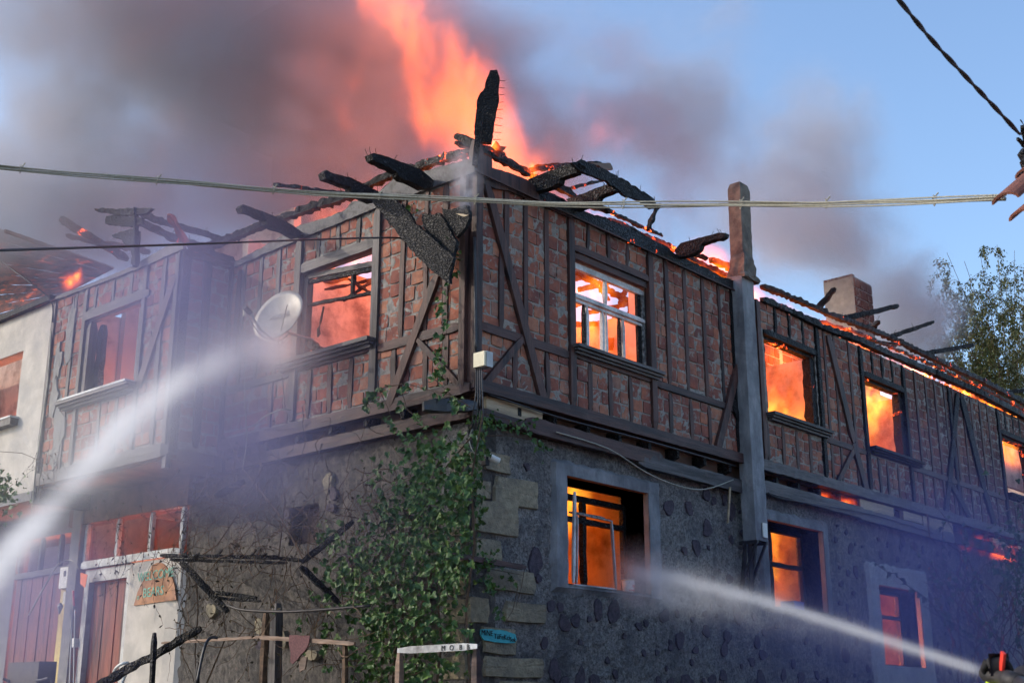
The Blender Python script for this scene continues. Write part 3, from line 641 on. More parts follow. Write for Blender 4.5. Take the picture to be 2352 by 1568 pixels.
# open white casement of the first window, and the cross pieces seen from outside
cs = bpy.data.objects.new('casement', None); C.objects.link(cs); cs.parent = HOUSE; cs.matrix_parent_inverse = HINV
def cpx(u0, v0, u1, v1, w, mt='white_paint', o=-.02, n='frame'): mpx(WRL, u0, v0, u1, v1, w, o0=o - .035, o1=o, mt=mt, name=n, parent=cs, jag=.002)
cpx(1325, 1128, 1322, 1338, 5); cpx(1331, 1182, 1329, 1341, 3, 'grey_metal'); cpx(1329, 1178, 1411, 1196, 3.5, 'burnt_paint'); cpx(1409, 1194, 1420, 1352, 3, 'grey_metal'); cpx(1322, 1341, 1421, 1352, 3.5, 'white_paint'); cpx(1318, 1174, 1398, 1188, 5, 'burnt_paint', -.06)
# ---- concrete stack standing on brackets in front of the right wall
ch = bpy.data.objects.new('chimney_stack', None); C.objects.link(ch); ch.parent = HOUSE; ch.matrix_parent_inverse = HINV
xa = onY(1692, 950, 0).x; dep_ = -onX(1721, 950, xa).y; xb = onY(1748, 950, -dep_).x
zb = onY(1735, 1238, -dep_).z; zc = onY(1725, 640, -dep_).z
def stack(z0, z1, x0, x1, y0, y1, mt, name, jag=.012, tip=0., lean=(0, 0)):
    mb = MB(); k = max(2, int((z1 - z0) / .09)); m = 5; per = [(x0, y0), (x1, y0), (x1, y1), (x0, y1)]
    for i in range(k + 1):
        f = i / k; z = z0 + (z1 - z0) * f
        for e in range(4):
            (ax, ay), (bx_, by) = per[e], per[(e + 1) % 4]
            for q in range(m):
                p = Vector((ax + (bx_ - ax) * q / m + lean[0] * f, ay + (by - ay) * q / m + lean[1] * f, z))
                c = Vector(((x0 + x1) / 2 + lean[0] * f, (y0 + y1) / 2 + lean[1] * f, z)); sc__ = 1 - (tip if i == k else 0)
                d = (p - c) * sc__; p = c + d * (1 + (N3(p, 6.) * .5 + N3(p, 17.) * .5) * jag / .15); mb.v.append(tuple(p))
    n = 4 * m
    for i in range(k):
        for j in range(n): mb.f.append((i * n + j, i * n + (j + 1) % n, (i + 1) * n + (j + 1) % n, (i + 1) * n + j))
    mb.f.append(tuple(range(n))[::-1]); mb.f.append(tuple(k * n + j for j in range(n)))
    return mb.build(name, MT[mt], ch)
stack(zb, zc, xa, xb, -dep_, 0, 'cement', 'shaft')
zt_ = onY(1735, 432, -dep_).z; cw = (xb - xa) * .86
stack(zc + .15, zt_, xa + .12, xa + .12 + cw, -dep_ * .86, .04, 'stack_plaster', 'upper_shaft', .014, .16, (.04, 0))
stack(zc - .02, zc + .42, xa + .01, xb + .04, -dep_ - .03, .05, 'stack_plaster', 'collar', .06, .22, (.06, 0)); stack(zc - .04, zc + .05, xa, xb + .16, -dep_ - .06, .05, 'stack_plaster', 'cornice', .07, .1)
for x in (xa + .05, xb - .04):
    MB().timber((x, .1, zb - .72), (x, -.02, zb), .05, .05).build('bracket', MT['black_metal'], ch); MB().timber((x, .1, zb - .02), (x, -dep_, zb - .02), .05, .05).build('bracket', MT['black_metal'], ch); MB().timber((x, .08, zb - .6), (x, -dep_ + .03, zb - .03), .035, .035).build('bracket', MT['black_metal'], ch)
MB().timber(((xa + xb) / 2, -.0, zb - .75), ((xa + xb) / 2, -.0, zb), .06, .06).build('bracket', MT['black_metal'], ch)
p = onY(1755, 1216, -dep_ + .0); sg = MB().box((p.x - .07, -dep_ - .03, p.z - .12), (p.x + .05, -dep_ - .012, p.z + .1)).build('marker_plate', MT['white_plastic']); tag(origin(sg, p), 'small white square plate with a black bolt at the foot of the concrete stack', 'plate')
MB().box((-.012, -.05, -.012), (.012, -.03, .012)).build('bolt', MT['ink'], sg)
# second chimney behind the wing
c2 = bpy.data.objects.new('chimney', None); C.objects.link(c2); c2.parent = HOUSE; c2.matrix_parent_inverse = HINV
q = onY(1964, 700, 2.6); qa = onX(1895, 700, q.x); qb = onY(2004, 700, 2.6); zt2 = onY(1964, 636, 2.6).z
n_ = 4
MB().box((q.x, 2.6, 7.0), (qb.x, min(qa.y, 4.9), zt2)).build('shaft', MT['plaster_grey'], c2)
for i in range(8):
    a = 2.6 + (min(qa.y, 4.9) - 2.6) * i / 8; MB().box((q.x - .01, a + .01, zt2), (q.x + .11, a + (min(qa.y, 4.9) - 2.6) / 8 - .01, zt2 + .05)).build('brick', MT['brick'], c2)
for k in range(14):
    x = q.x + (k % 3) * (qb.x - q.x) / 3; z = zt2 - .25 - (k // 3) * .24; MB().box((x + .02, 2.575, z), (x + (qb.x - q.x) / 3 - .02, 2.61, z + .2)).build('brick', MT['brick'], c2)
# ================================================================== CHARRED ROOF TIMBER
def k2(x, y): return (1045.7 + x * .30488, 298.8 + y * .30488)
def k1(x, y): return (1643.3 + x * .30488, 537.8 + y * .30488)
def kl(x, y): return (537.8 + x * .25537, 298.8 + y * .25537)
def k4(x, y): return (x * .25537, 418.3 + y * .25537)
def place(u, v, pl): return onY(u, v, pl[1]) if pl[0] == 'y' else (onX(u, v, pl[1]) if pl[0] == 'x' else atd(u, v, pl[1]))
def nails(pts, n=3, par=HOUSE):
    pass
NAILS = MB()
def nail_at(p, L=.09):
    d = Vector((rnd.uniform(-.5, .5), rnd.uniform(-.5, .5), 1)).normalized(); p = Vector(p); NAILS.tube([p - d * .03, p + d * L, p + d * (L + .012) + Vector((.012, 0, 0))], .0045, 4)
def tpx(a, b, wpx, mt='char', name='rafter', jag=.03, pa=('y', .3), pb=None, taper=(1, 1), bow=0., parent=HOUSE, step=.06, hr=1.1, nl=0):
    p, q = place(a[0], a[1], pa), place(b[0], b[1], pb or pa); D = pix((p + q) / 2)[2]; w = wpx * D / FPX
    for i in range(nl): nail_at(p.lerp(q, rnd.random()) + Vector((0, 0, w * .45)))
    return MB().timber(p, q, w * hr, w, jag=jag, step=step, taper=taper, bow=bow, seed=rnd.random() * 60).build(name, MT[mt], parent)
def ppx(pts, pl, th, mt='char', name='rafter_tail', jag=.012, nrm=None, parent=HOUSE, nl=0):
    P_ = [place(u, v, pl) for u, v in pts]
    if nrm is None: nrm = {'y': (0, 1, 0), 'x': (1, 0, 0)}.get(pl[0], (FW.x, FW.y, 0))
    top = sorted(P_, key=lambda p: -p.z)[:max(3, len(P_) // 2)]
    for i in range(nl): nail_at(rnd.choice(top).lerp(rnd.choice(top), .2) + Vector(nrm).normalized() * th * .5)
    return MB().prism(P_, nrm, th, jag, .045).build(name, MT[mt], parent)
# right eave, main block
ppx([k2(*p) for p in ((150, 300), (180, 172), (276, 206), (280, 282), (420, 325), (540, 372), (620, 440), (640, 530), (560, 497))], ('y', -.07), .05, 'stud', 'fascia_board', .006)
ppx([k2(*p) for p in ((600, 400), (700, 462), (820, 520), (940, 590), (1050, 640), (1130, 655), (1280, 722), (1400, 770), (1500, 832), (1600, 880), (1660, 932), (1780, 990), (1920, 1050), (2000, 1105), (2105, 1130), (2105, 1205), (1850, 1090), (1500, 925), (1200, 790), (880, 640), (590, 505))], ('y', -.065), .055, 'char_embers_few', 'fascia_board', .018)
ppx([k2(*p) for p in ((205, 335), (400, 415), (520, 490), (880, 655), (880, 665), (420, 460), (300, 440), (205, 395))], ('y', -.05), .03, 'stud', 'fascia_board', .004)
tpx(k2(150, 306), k2(2110, 1210), 3.2, 'rail', 'trim', .004, ('y', -.09))
tpx(k2(170, 110), k2(560, 330), 13, 'char_ember', 'wall_plate', .035, ('y', .3)); tpx(k2(150, 130), k2(560, 345), 10, 'char', 'wall_plate', .03, ('y', .1))
tpx(k2(560, 335), k2(1560, 800), 7, 'char_ember', 'wall_plate', .03, ('y', .25)); tpx(k2(1150, 668), k2(1660, 905), 11, 'char_ember', 'purlin', .035, ('y', .2))
tpx(k2(1680, 930), k2(2110, 1130), 11, 'char_ember', 'purlin', .035, ('y', .22)); tpx(k2(560, 300), k2(850, 266), 9, 'char_ember', 'purlin', .03, ('y', .7), hr=1)
tpx(k2(600, 270), k2(1100, 245), 6, 'char', 'purlin', .03, ('y', .9)); tpx(k2(10, 40), k2(170, 120), 17, 'char', 'ridge_beam', .04, ('x', .35), ('y', .2))
tpx(k2(1, 90), k2(140, 150), 9, 'char_ember', 'ridge_beam', .03, ('y', .8))
def root(u, v): return onY(u, v, -.05).x
for pts, r0, mt in ((((545, 372), (680, 320), (760, 290), (880, 250), (930, 238), (948, 262), (915, 300), (910, 322), (850, 340), (790, 360), (780, 395), (720, 430), (600, 468)), (600, 420), 'char'),
                (((830, 520), (960, 480), (1050, 440), (1155, 402), (1195, 430), (1200, 452), (1110, 490), (1080, 502), (1060, 545), (1000, 570), (900, 604)), (880, 560), 'char'),
                (((1650, 905), (1700, 850), (1850, 808), (1980, 772), (2035, 774), (2030, 800), (1990, 826), (1968, 820), (1850, 860), (1840, 900), (1780, 938), (1680, 962)), (1670, 930), 'char')):
    xr = root(*k2(*r0)); ppx([k2(*p) for p in pts], ('x', xr), .11, mt, 'rafter_tail', .010, nl=5)
yt = onX(*k2(930, 270), root(*k2(600, 420))).y
ppx([k2(*p) for p in ((940, 312), (878, 242), (960, 224), (1150, 308), (1300, 388), (1505, 520), (1512, 550), (1470, 592), (1430, 560), (1380, 530), (1335, 508), (1300, 510), (1250, 472), (1225, 440), (1160, 402), (1050, 352))], ('y', yt), .04, 'char', 'eave_board', .02, nl=9)
ppx([k2(*p) for p in ((1010, 246), (1170, 248), (1192, 297), (1130, 300), (1080, 268))], ('y', yt + .1), .05, 'old_plank', 'eave_board', .008)
ppx([k2(*p) for p in ((1430, 553), (1560, 553), (1545, 585), (1470, 592))], ('y', yt - .02), .04, 'char', 'eave_board', .014)
tpx(k2(1528, 560), k2(1450, 752), 9, 'char_ash', 'splinter', .03, ('y', yt)); tpx(k2(720, 400), k2(905, 500), 14, 'char_ember', 'rafter', .04, ('y', .25), ('y', .1)); tpx(k2(875, 435), k2(1110, 380), 6.5, 'char_ember', 'rafter', .03, ('y', .6))
tpx(k2(990, 565), k2(1165, 612), 13, 'char', 'rafter', .04, ('y', .1), ('y', -.25), nl=1); tpx(k2(1780, 925), k2(1898, 968), 11, 'char', 'rafter', .04, ('y', .1), ('y', -.2)); tpx(k2(1920, 972), k2(2130, 1062), 12, 'char_ember', 'rafter', .035, ('y', .3))
ppx([k2(*p) for p in ((285, 130), (310, 82), (340, 118), (385, 125), (362, 160), (330, 150))], ('y', .3), .03, 'roof_tile', 'roof_tile', .006); ppx([k2(*p) for p in ((330, 150), (370, 165), (385, 185), (340, 175))], ('y', .35), .03, 'roof_tile', 'roof_tile', .004)
# great upright board over the corner, thin post before it
ppx([(1126, 161), (1142, 161), (1148, 179), (1146, 205), (1144, 233), (1139, 262), (1135, 287), (1130, 328), (1101, 328), (1089, 305), (1091, 280), (1094, 258), (1094, 240), (1096, 229), (1104, 214), (1112, 201), (1117, 185), (1122, 172)], ('d', 15.12), .07, 'char_scale', 'upright_board', .018, nl=0)
for i in range(9): p = atd(1143 - i * 1.3, 185 + i * 17, 15.12); NAILS.tube([p, p + RT * .10 + Vector((0, 0, rnd.uniform(-.02, .02)))], .0045, 4)
ppx([(1094, 251), (1110, 251), (1106, 300), (1097, 382), (1084, 378), (1090, 320)], ('d', 14.9), .07, 'char', 'corner_post', .008)
# wing: two long smouldering beams and broken rafters
pw = [k1(*p) for p in ((345, 490), (560, 580), (800, 700), (1060, 790), (1300, 900), (1640, 1040), (2000, 1200), (2400, 1415))]
for a, b in zip(pw, pw[1:]): tpx(a, (b[0] + 2, b[1] + 1), 13.5, rnd.choice(['char', 'char_embers_few', 'char_ash']), 'wall_plate', .035, ('y', -.02))
pu = [k1(*p) for p in ((345, 392), (560, 470), (850, 600), (1100, 690), (1300, 770), (1640, 935), (2000, 1100), (2400, 1310))]
for a, b in zip(pu, pu[1:]): tpx(a, (b[0] + 2, b[1] + 1), 11, rnd.choice(['char', 'char_embers_few']), 'purlin', .035, ('y', .75))
pm = [k1(*p) for p in ((620, 620), (760, 650), (1040, 730), (1300, 840), (1640, 985), (2000, 1150), (2400, 1360))]
for a, b in zip(pm, pm[1:]): tpx(a, (b[0] + 2, b[1] + 1), 6, 'char_ember', 'purlin', .04, ('y', .5))
for a, b, w, mt in (((770, 560), (905, 405), 11, 'char_ash'), ((950, 640), (1375, 540), 12, 'char'), ((1180, 700), (1232, 655), 10, 'char_ash'), ((1295, 780), (1645, 660), 9, 'char_ash'), ((1565, 900), (1940, 835), 9.5, 'char_ash'), ((2180, 1190), (2400, 1170), 8, 'char'), ((1100, 800), (1390, 830), 7, 'char_ember'), ((1340, 850), (1380, 800), 6, 'char_ember')):
    tpx(k1(*a), k1(*b), w, mt, 'rafter', .03, ('y', .9), ('y', .55), taper=(1.1, .8), nl=2)
# left eave
ppx([kl(*p) for p in ((2150, 262), (2085, 270), (1900, 318), (1740, 362), (1600, 372), (1440, 432), (1300, 558), (1150, 618), (1060, 640), (1000, 718), (830, 790), (700, 822), (600, 850), (450, 940), (200, 1080), (0, 1190), (0, 1228), (600, 975), (1300, 690), (2165, 375))], ('x', -.05), .05, 'scorched', 'fascia_board', .014)
lp = [(1082, 347), (1020, 364), (957, 386), (900, 402), (857, 421), (793, 455), (735, 470), (681, 490), (610, 515), (538, 544), (420, 590)]
for a, b in zip(lp, lp[1:]): tpx(a, (b[0] - 2, b[1] + 1), 17 if a[0] > 700 else 15, 'char_ash' if a[0] < 1000 else 'char_ember', 'purlin', .04, ('x', .55))
lp2 = [(1070, 372), (990, 395), (900, 425)]; 
for a, b in zip(lp2, lp2[1:]): tpx(a, b, 5, 'char_ember', 'purlin', .03, ('x', .3))
for pts, r0 in ((((1230, 215), (1255, 203), (1330, 225), (1460, 270), (1620, 330), (1700, 365), (1850, 500), (1720, 525), (1580, 462), (1520, 440), (1480, 410), (1460, 365), (1310, 295), (1290, 290), (1250, 272)), (1790, 510)),
                (((808, 382), (830, 362), (900, 390), (1060, 430), (1190, 500), (1290, 545), (1440, 600), (1250, 645), (1060, 560), (1045, 515), (890, 455), (870, 445), (830, 432)), (1350, 610)),
                (((62, 690), (80, 668), (140, 690), (300, 745), (420, 800), (520, 850), (650, 945), (560, 968), (440, 900), (350, 880), (300, 840), (290, 805), (140, 740), (80, 730)), (620, 945))):
    yr = onX(*kl(*r0), -.05).y; ppx([kl(*p) for p in pts], ('y', yr), .12, 'char', 'rafter_tail', .010, nl=5)
tpx((627, 424), (803, 444), 8, 'char_embers_few', 'rafter', .03, ('x', -.7), ('x', .2), taper=(1.1, .6), nl=1)
# three scorched boards hanging from the left eave
for pts, o in (([(854, 452), (880, 446), (895, 444), (936, 485), (957, 516), (982, 536), (1010, 562), (1043, 592), (1036, 613), (1031, 650), (992, 623), (955, 586), (921, 546), (890, 508), (857, 465)], -.42),
               ([(967, 490), (990, 492), (1010, 489), (1030, 522), (1048, 554), (1044, 578), (1038, 595), (1005, 560), (972, 523)], -.34), ([(1015, 478), (1035, 482), (1074, 470), (1079, 493), (1075, 510), (1069, 524), (1049, 544), (1035, 523), (1020, 503)], -.30)):
    ppx(pts, ('x', o), .05, 'char_scale', 'hanging_board', .02)
ppx([kl(1990, 1060 - 310), kl(2060, 755), kl(2110, 765), kl(2060, 780)], ('x', -.31), .01, 'pale_wood', 'splinter', .002)
# bay eave and what stands above it
ppx([k4(*p) for p in ((1648, 600), (1640, 542), (1560, 545), (1420, 620), (1300, 690), (1180, 760), (1000, 835), (800, 915), (600, 985), (490, 1035), (490, 1062), (800, 945), (1200, 795))], ('x', BX - .04), .06, 'grey_rail', 'fascia_board', .01)
tpx((421, 580), (535, 612), 12, 'char', 'wall_plate', .03, ('y', BY - .03)); tpx((430, 560), (545, 605), 14, 'char', 'wall_plate', .04, ('y', BY + .4))
for a, b, w, pa, pb, mt in (((310, 478), (313, 613), 10, -1., -1., 'char'), ((138, 503), (294, 596), 15, -.7, .2, 'char_embers_few'), ((151, 540), (242, 562), 9, -.6, .0, 'char'), ((240, 560), (345, 578), 12, 0., .6, 'char'),
                            ((322, 492), (523, 554), 12, -.3, .8, 'char'), ((317, 508), (408, 551), 14, -.3, .2, 'char'), ((400, 548), (488, 572), 13, .2, .5, 'char_embers_few'), ((388, 492), (430, 563), 12, -.9, -.4, 'red_boards')):
    tpx(a, b, w, mt, 'rafter', .035, ('x', pa), ('x', pb), nl=2)
ppx([(216, 479), (250, 478), (258, 480), (347, 477), (349, 480), (335, 490), (310, 494), (262, 494), (240, 488), (222, 486)], ('x', -1.02), .05, 'char', 'charred_board', .016)
ppx([(245, 497), (262, 493), (325, 500), (326, 516), (300, 520), (258, 516), (240, 514)], ('x', -1.0), .05, 'char', 'charred_board', .016)
ppx([(256, 540), (268, 536), (300, 526), (318, 530), (316, 566), (290, 566), (276, 548), (262, 546)], ('x', -.98), .05, 'char', 'charred_board', .014)
tpx((309, 560), (313, 612), 14, 'char', 'charred_stump', .03, ('x', -1.))
NAILS.build('nails', MT['black_metal'], HOUSE, kind='stuff')
# roof pieces lying burnt inside, seen through the big window
for a, b, w, mt in (((1316, 640), (1392, 622), 12, 'char_embers_few'), ((1330, 665), (1480, 630), 10, 'char_ember'), ((1425, 700), (1445, 640), 9, 'char'), ((1318, 745), (1400, 742), 10, 'char_embers_few'), ((1398, 800), (1420, 720), 15, 'char'), ((1350, 630), (1400, 690), 6, 'char'), ((1316, 700), (1345, 690), 12, 'char_ember'), ((1320, 625), (1470, 705), 11, 'char'), ((1340, 720), (1480, 690), 9, 'char_embers_few'), ((1455, 660), (1440, 790), 12, 'char')):
    tpx(a, b, w, mt, 'fallen_rafter', .03, ('y', 2.4), ('y', 3.2))
for a, b, w in (((745, 665), (870, 640), 6), ((790, 690), (862, 640), 8), ((800, 640), (860, 680), 7), ((700, 650), (800, 640), 10)):
    tpx(a, b, w, 'char', 'fallen_rafter', .03, ('x', 1.6), ('x', 2.2))
# ---- shop front under the bay
MB().wbox(WLL, 8.84, 9.12, 1.4, 5.2, -.1, .12, .01).build('post', MT['plaster_grey'], HOUSE)
MB().wbox(WLL, 5.9, 9.2, 4.86, 5.2, -.1, .02, .01).build('render_band', MT['roughcast'], HOUSE)
r = win_root(); bar(WLL, (6.04, 4.82), (8.84, 4.84), .09, -.03, .05, 'white_paint', r); bar(WLL, (6.04, 4.10), (8.84, 4.10), .12, -.03, .09, 'white_paint', r)
for s in (6.08, 6.92, 7.86, 8.8): bar(WLL, (s, 4.1), (s, 4.82), .07, -.03, .04, 'white_paint', r, 'mullion')
MB().wbox(WLL, 6.1, 8.78, 4.15, 4.8, -.02, -.012).build('pane', MT['glass'], r)
dr = bpy.data.objects.new('door', None); C.objects.link(dr); dr.parent = HOUSE; dr.matrix_parent_inverse = HINV
MB().wbox(WLL, 8.58, 8.72, 1.4, 4.02, -.12, .03, .006).build('frame', MT['grey_metal'], dr); MB().wbox(WLL, 7.36, 7.48, 1.4, 4.02, -.12, .03, .006).build('frame', MT['grey_metal'], dr); MB().wbox(WLL, 7.48, 8.58, 3.82, 4.02, -.12, .03, .006).build('frame', MT['grey_metal'], dr)
for k in range(6): MB().wbox(WLL, 7.49 + k * .182, 7.66 + k * .182, 1.4, 3.81, -.1, -.05 - .01 * (k % 2), .003).build('board', MT['red_boards'], dr)
mb = MB(); yy = [5.75, 5.85, 6.0, 6.3, 7.34]; pf = [(5.8, -.25), (5.88, -.08), (6.02, .03), (6.3, .06), (6.8, .06), (7.35, .06)]
for i, (y, o) in enumerate(pf): mb.v += [tuple(WLL.P(y, 1.4, o)), tuple(WLL.P(y, 3.7 if i == 0 else 4.03, o))]
mb.f = [(2 * i, 2 * i + 2, 2 * i + 3, 2 * i + 1) for i in range(len(pf) - 1)]; mb.v += [tuple(WLL.P(7.35, 1.4, -.1)), tuple(WLL.P(7.35, 4.03, -.1))]; mb.f.append((10, 12, 13, 11))
mb.build('plaster_panel', MT['white_wall'], HOUSE)
# welcome sign
sg = MB(); pts = []; base0, base1 = (307, 1390), (405, 1373)
A0, A1 = WLL.un(*base0, .08), WLL.un(*base1, .08); ct = WLL.un(372, 1315, .08)
for i in range(15):
    f = i / 14; a = A0[0] + (A1[0] - A0[0]) * f; h = math.sin(PI * f) ** .62 * (.74 if f < .5 else .74) * (1 - .12 * (f < .35)); pts.append(WLL.P(a, A0[1] + h * .82, .08))
pts[0] = WLL.P(A0[0], A0[1], .08); pts[-1] = WLL.P(A1[0], A0[1] + .02, .08)
sgo = MB().prism(pts, (1, 0, 0), .02).build('welcome_sign', MT['sign_brown'])
tag(origin(sgo, WLL.P((A0[0] + A1[0]) / 2, A0[1], .07)), 'brown half-round board painted WELCOME BEARS in green on the white wall by the door', 'sign')
tb = WLL.P((A0[0] + A1[0]) / 2, A0[1], .085)
# planked red door further left, small window over it, yellow strip
WN = Wall('y', .22)
for k in range(9): MB().wbox(WN, 9.55 + k * .18, 9.72 + k * .18, 1.4, 4.05, -.05, .0 - .012 * (k % 2), .003).build('board', MT['red_boards'], HOUSE)
MB().wbox(WN, 11.2, 16, 1.4, 5.3, -.2, .03).build('rubble_wall', MT['plaster_grey'], HOUSE); MB().wbox(WN, 9.1, 11.2, 4.72, 5.3, -.2, .03).build('rubble_wall', MT['plaster_grey'], HOUSE)
r = win_root(); bar(WN, (9.12, 4.12), (11.2, 4.10), .1, -.05, .05, 'grey_rail', r)
for s in (9.3, 9.76, 10.4, 11.1): bar(WN, (s, 4.1), (s, 4.75), .06, -.05, .03, 'grey_wood', r, 'mullion')
MB().wbox(WLL, 9.12, 9.42, 1.4, 4.0, -.1, .04, .005).build('pilaster', MT['yellow_paint'], HOUSE)
# ================================================================== NEIGHBOUR ON THE LEFT
NB = thing('plastered_house', 'white plastered house joined to the left end of the brick bay, its roof boards burning', 'house', (BX, 9, 1.4))
mortar(WB, 8.80, 17, 5.2, 8.40, [(9.70, 11.6, 6.52, 7.72)], .25, .12, 'white_wall', .012, .0, NB, 'wall')
MB().wbox(WB, 8.8, 17, 5.05, 5.2, -.2, .04).build('ledge', MT['plaster_grey'], NB)
MB().wbox(WB, 9.6, 11.8, 6.40, 6.52, -.1, .14, .004).build('window_sill', MT['grey_wood'], NB); MB().wbox(WB, 9.6, 11.8, 6.52, 6.55, -.1, .15, .003).build('window_sill', MT['white_paint'], NB)
MB().box((.2, 8.95, 5.3), (.35, 17, 8.3)).build('inner_wall', MT['room_plaster'], NB); MB().box((BX - .1, 8.8, 8.40), (BX + .1, 17, 8.5)).build('wall_plate', MT['char'], NB)
MB().box((BX + .02, 8.84, 5.06), (2.2, 17, 5.22)).build('soffit', MT['plaster_grey'], NB); MB().box((.0, 16.7, 1.4), (.2, 16.8, 5.1)).build('end_wall', MT['plaster_grey'], NB)
MB().box((-.85, 16.8, 1.4), (6, 17, 8.4)).build('end_wall', MT['white_wall'], NB)
Cc, Dd, Aa, Bb = onY(13, 529, 10.4), onX(-30, 752, BX - .05), onX(128, 688, BX - .05), onY(262, 617, 9.0)
nb_ = 9
for k in range(nb_):
    f0, f1 = k / nb_ + .006, (k + 1) / nb_ - .004; l0, l1, r0, r1 = Dd.lerp(Cc, f0), Dd.lerp(Cc, f1), Aa.lerp(Bb, f0), Aa.lerp(Bb, f1)
    l0, l1 = l0 + (l0 - r0) * .5, l1 + (l1 - r1) * .5; nr = (r0 - l0).cross(l1 - l0).normalized(); dz = nr * (.012 * (k % 2) + rnd.uniform(0, .02)); s = -1 if nr.z > 0 else 1
    n_ = 22; mb = MB(); 
    up_, dn = [], []
    for i in range(n_ + 1):
        f = i / n_; a, b = l0.lerp(r0, f) + dz, l1.lerp(r1, f) + dz; w = (b - a); up_.append(a - w * max(0, N3(a, 5) * .35)); dn.append(b + w * max(0, N3(b, 7)) * .2)
    mb.prism(up_ + dn[::-1], nr * s, .03, 0)
    mb.build('roof_board', MT['roof_burn'], NB)
ppx([(13, 526), (262, 613), (262, 619), (13, 533)], ('y', 9.6), .06, 'tin_roof', 'verge', .004, parent=NB)
SIGN_TXT = (tb, sgo)
# little ladder-like hook on the white wall
hk = MB(); p = onX(98, 1052, BX - .05); q = onX(88, 1132, BX - .05)
hk.tube([p, q], .012, 5)
for i in range(14): c = p.lerp(q, i / 14 + .02); hk.tube([c + Vector((0, -.035, 0)), c + Vector((0, .035, .01))], .006, 4)
tag(origin(hk.build('wall_bracket', MT['black_metal']), q), 'small toothed metal rail on the white plaster wall under the window', 'bracket')
# ================================================================== THINGS FIXED TO THE WALLS
# satellite dish
D0 = onX(645, 730, -.55); ds = thing('satellite_dish', 'sooty white satellite dish on the left brick wall, faded dark lettering across it', 'satellite dish', (0, D0.y, D0.z - .5))
nd = ((CAM - D0).normalized() * .66 - RT * .52 + UP * .52).normalized(); ua = Vector((0, 0, 1)).cross(nd).normalized(); ub = nd.cross(ua)
mb = MB(); n, m = 36, 7
for j in range(m + 1):
    r = j / m
    for i in range(n):
        th = 2 * PI * i / n; mb.v.append(tuple(D0 + ua * (math.cos(th) * r * .40) + ub * (math.sin(th) * r * .41) + nd * (.07 * r * r)))
for j in range(m):
    for i in range(n): mb.f.append((j * n + i, j * n + (i + 1) % n, (j + 1) * n + (i + 1) % n, (j + 1) * n + i))
k0 = len(mb.v); mb.v += [tuple(Vector(v) - nd * .006) for v in mb.v[:k0]]; mb.f += [tuple(i + k0 for i in f)[::-1] for f in mb.f[:m * n]]
mb.f += [(m * n + i, m * n + (i + 1) % n, k0 + m * n + (i + 1) % n, k0 + m * n + i) for i in range(n)]
def rel(o, par): o.parent = par; o.matrix_parent_inverse = Matrix.Translation(par.location).inverted(); return o
for t_ in THING.values():   # parts of things are built in world space: undo the Empty's own position
    pass
dsh = mb.build('reflector', MT['dish_metal'], None, True); rel(dsh, ds)
L0 = onX(573, 717, -1.05); bt = D0 - ub * .38 + nd * .05
rel(MB().tube([bt, bt.lerp(L0, .5) - Vector((0, 0, .06)), L0], .016, 6).build('arm', MT['galvanised']), ds)
rel(MB().tube([L0 - nd * .02, L0 + nd * .12], .035, 10).build('receiver', MT['black_metal']), ds); e_ = L0 + Vector((-.06, .03, 0)); rel(MB().tube([e_ - Vector((0, 0, .06)), e_ + Vector((0, 0, .06))], .022, 8).build('receiver_cap', MT['cream_plastic']), ds)
rel(MB().tube([D0 - nd * .02, D0 - nd * .2 - Vector((0, 0, .1)), Vector((0, D0.y - .05, D0.z - .2))], .02, 6).build('mount', MT['galvanised']), ds)
def mesh_text(s, size, mt, mx, name='lettering', par=None, shear=0., th=.002):
    cu = bpy.data.curves.new(name, 'FONT'); cu.body = s; cu.size = size; cu.extrude = th; cu.align_x = 'CENTER'; cu.align_y = 'CENTER'; cu.shear = shear; cu.resolution_u = 3
    o = bpy.data.objects.new('t', cu); C.objects.link(o); dg = bpy.context.evaluated_depsgraph_get(); me = bpy.data.meshes.new_from_object(o.evaluated_get(dg)); bpy.data.objects.remove(o); bpy.data.curves.remove(cu)
    me.materials.clear(); me.materials.append(MT[mt]); me.transform(mx); o = bpy.data.objects.new(name, me); C.objects.link(o)
    if par: rel(o, par)
    return o
def wmx(W, loc, rot=0.): return Matrix.Translation(Vector(loc)) @ (Matrix.Rotation(-PI / 2, 4, 'Z') if W.ax == 'y' else Matrix.Identity(4)) @ Matrix.Rotation(PI / 2, 4, 'X') @ Matrix.Rotation(rot, 4, 'Z')
mesh_text('WELCOME', .2, 'sign_green', wmx(WLL, tb + Vector((0, .03, .42)), .02), par=sgo); mesh_text('BEARS', .2, 'sign_green', wmx(WLL, tb + Vector((0, .05, .17)), .02), par=sgo); mesh_text('o', .12, 'sign_green', wmx(WLL, tb + Vector((0, .45, .12))), par=sgo)
mesh_text('ARÇEL', .115, 'grey_metal', Matrix.Translation(D0 + nd * .022 + ub * .03 - ua * .02) @ Matrix((ua, ub, nd)).transposed().to_4x4() @ Matrix.Rotation(.12, 4, 'Z'), par=ds, shear=.25)
def cable(pts, r, mt, name, label, cat='cable', group=None, par=None, n=5, sub=4):
    P_ = [Vector(p) for p in pts]; out = []
    for i in range(len(P_) - 1):
        p0, p1, p2, p3 = P_[max(i - 1, 0)], P_[i], P_[i + 1], P_[min(i + 2, len(P_) - 1)]
        for k in range(sub):
            t = k / sub; out.append(.5 * ((2 * p1) + (p2 - p0) * t + (2 * p0 - 5 * p1 + 4 * p2 - p3) * t * t + (3 * p1 - p0 - 3 * p2 + p3) * t ** 3))
    out.append(P_[-1]); o = MB().tube(out, r, n).build(name, MT[mt], None, True)
    if label: tag(origin(o, P_[-1]), label, cat, group)
    if par: rel(o, par)
    return o
X = lambda u, v, o=-.1: onX(u, v, o)
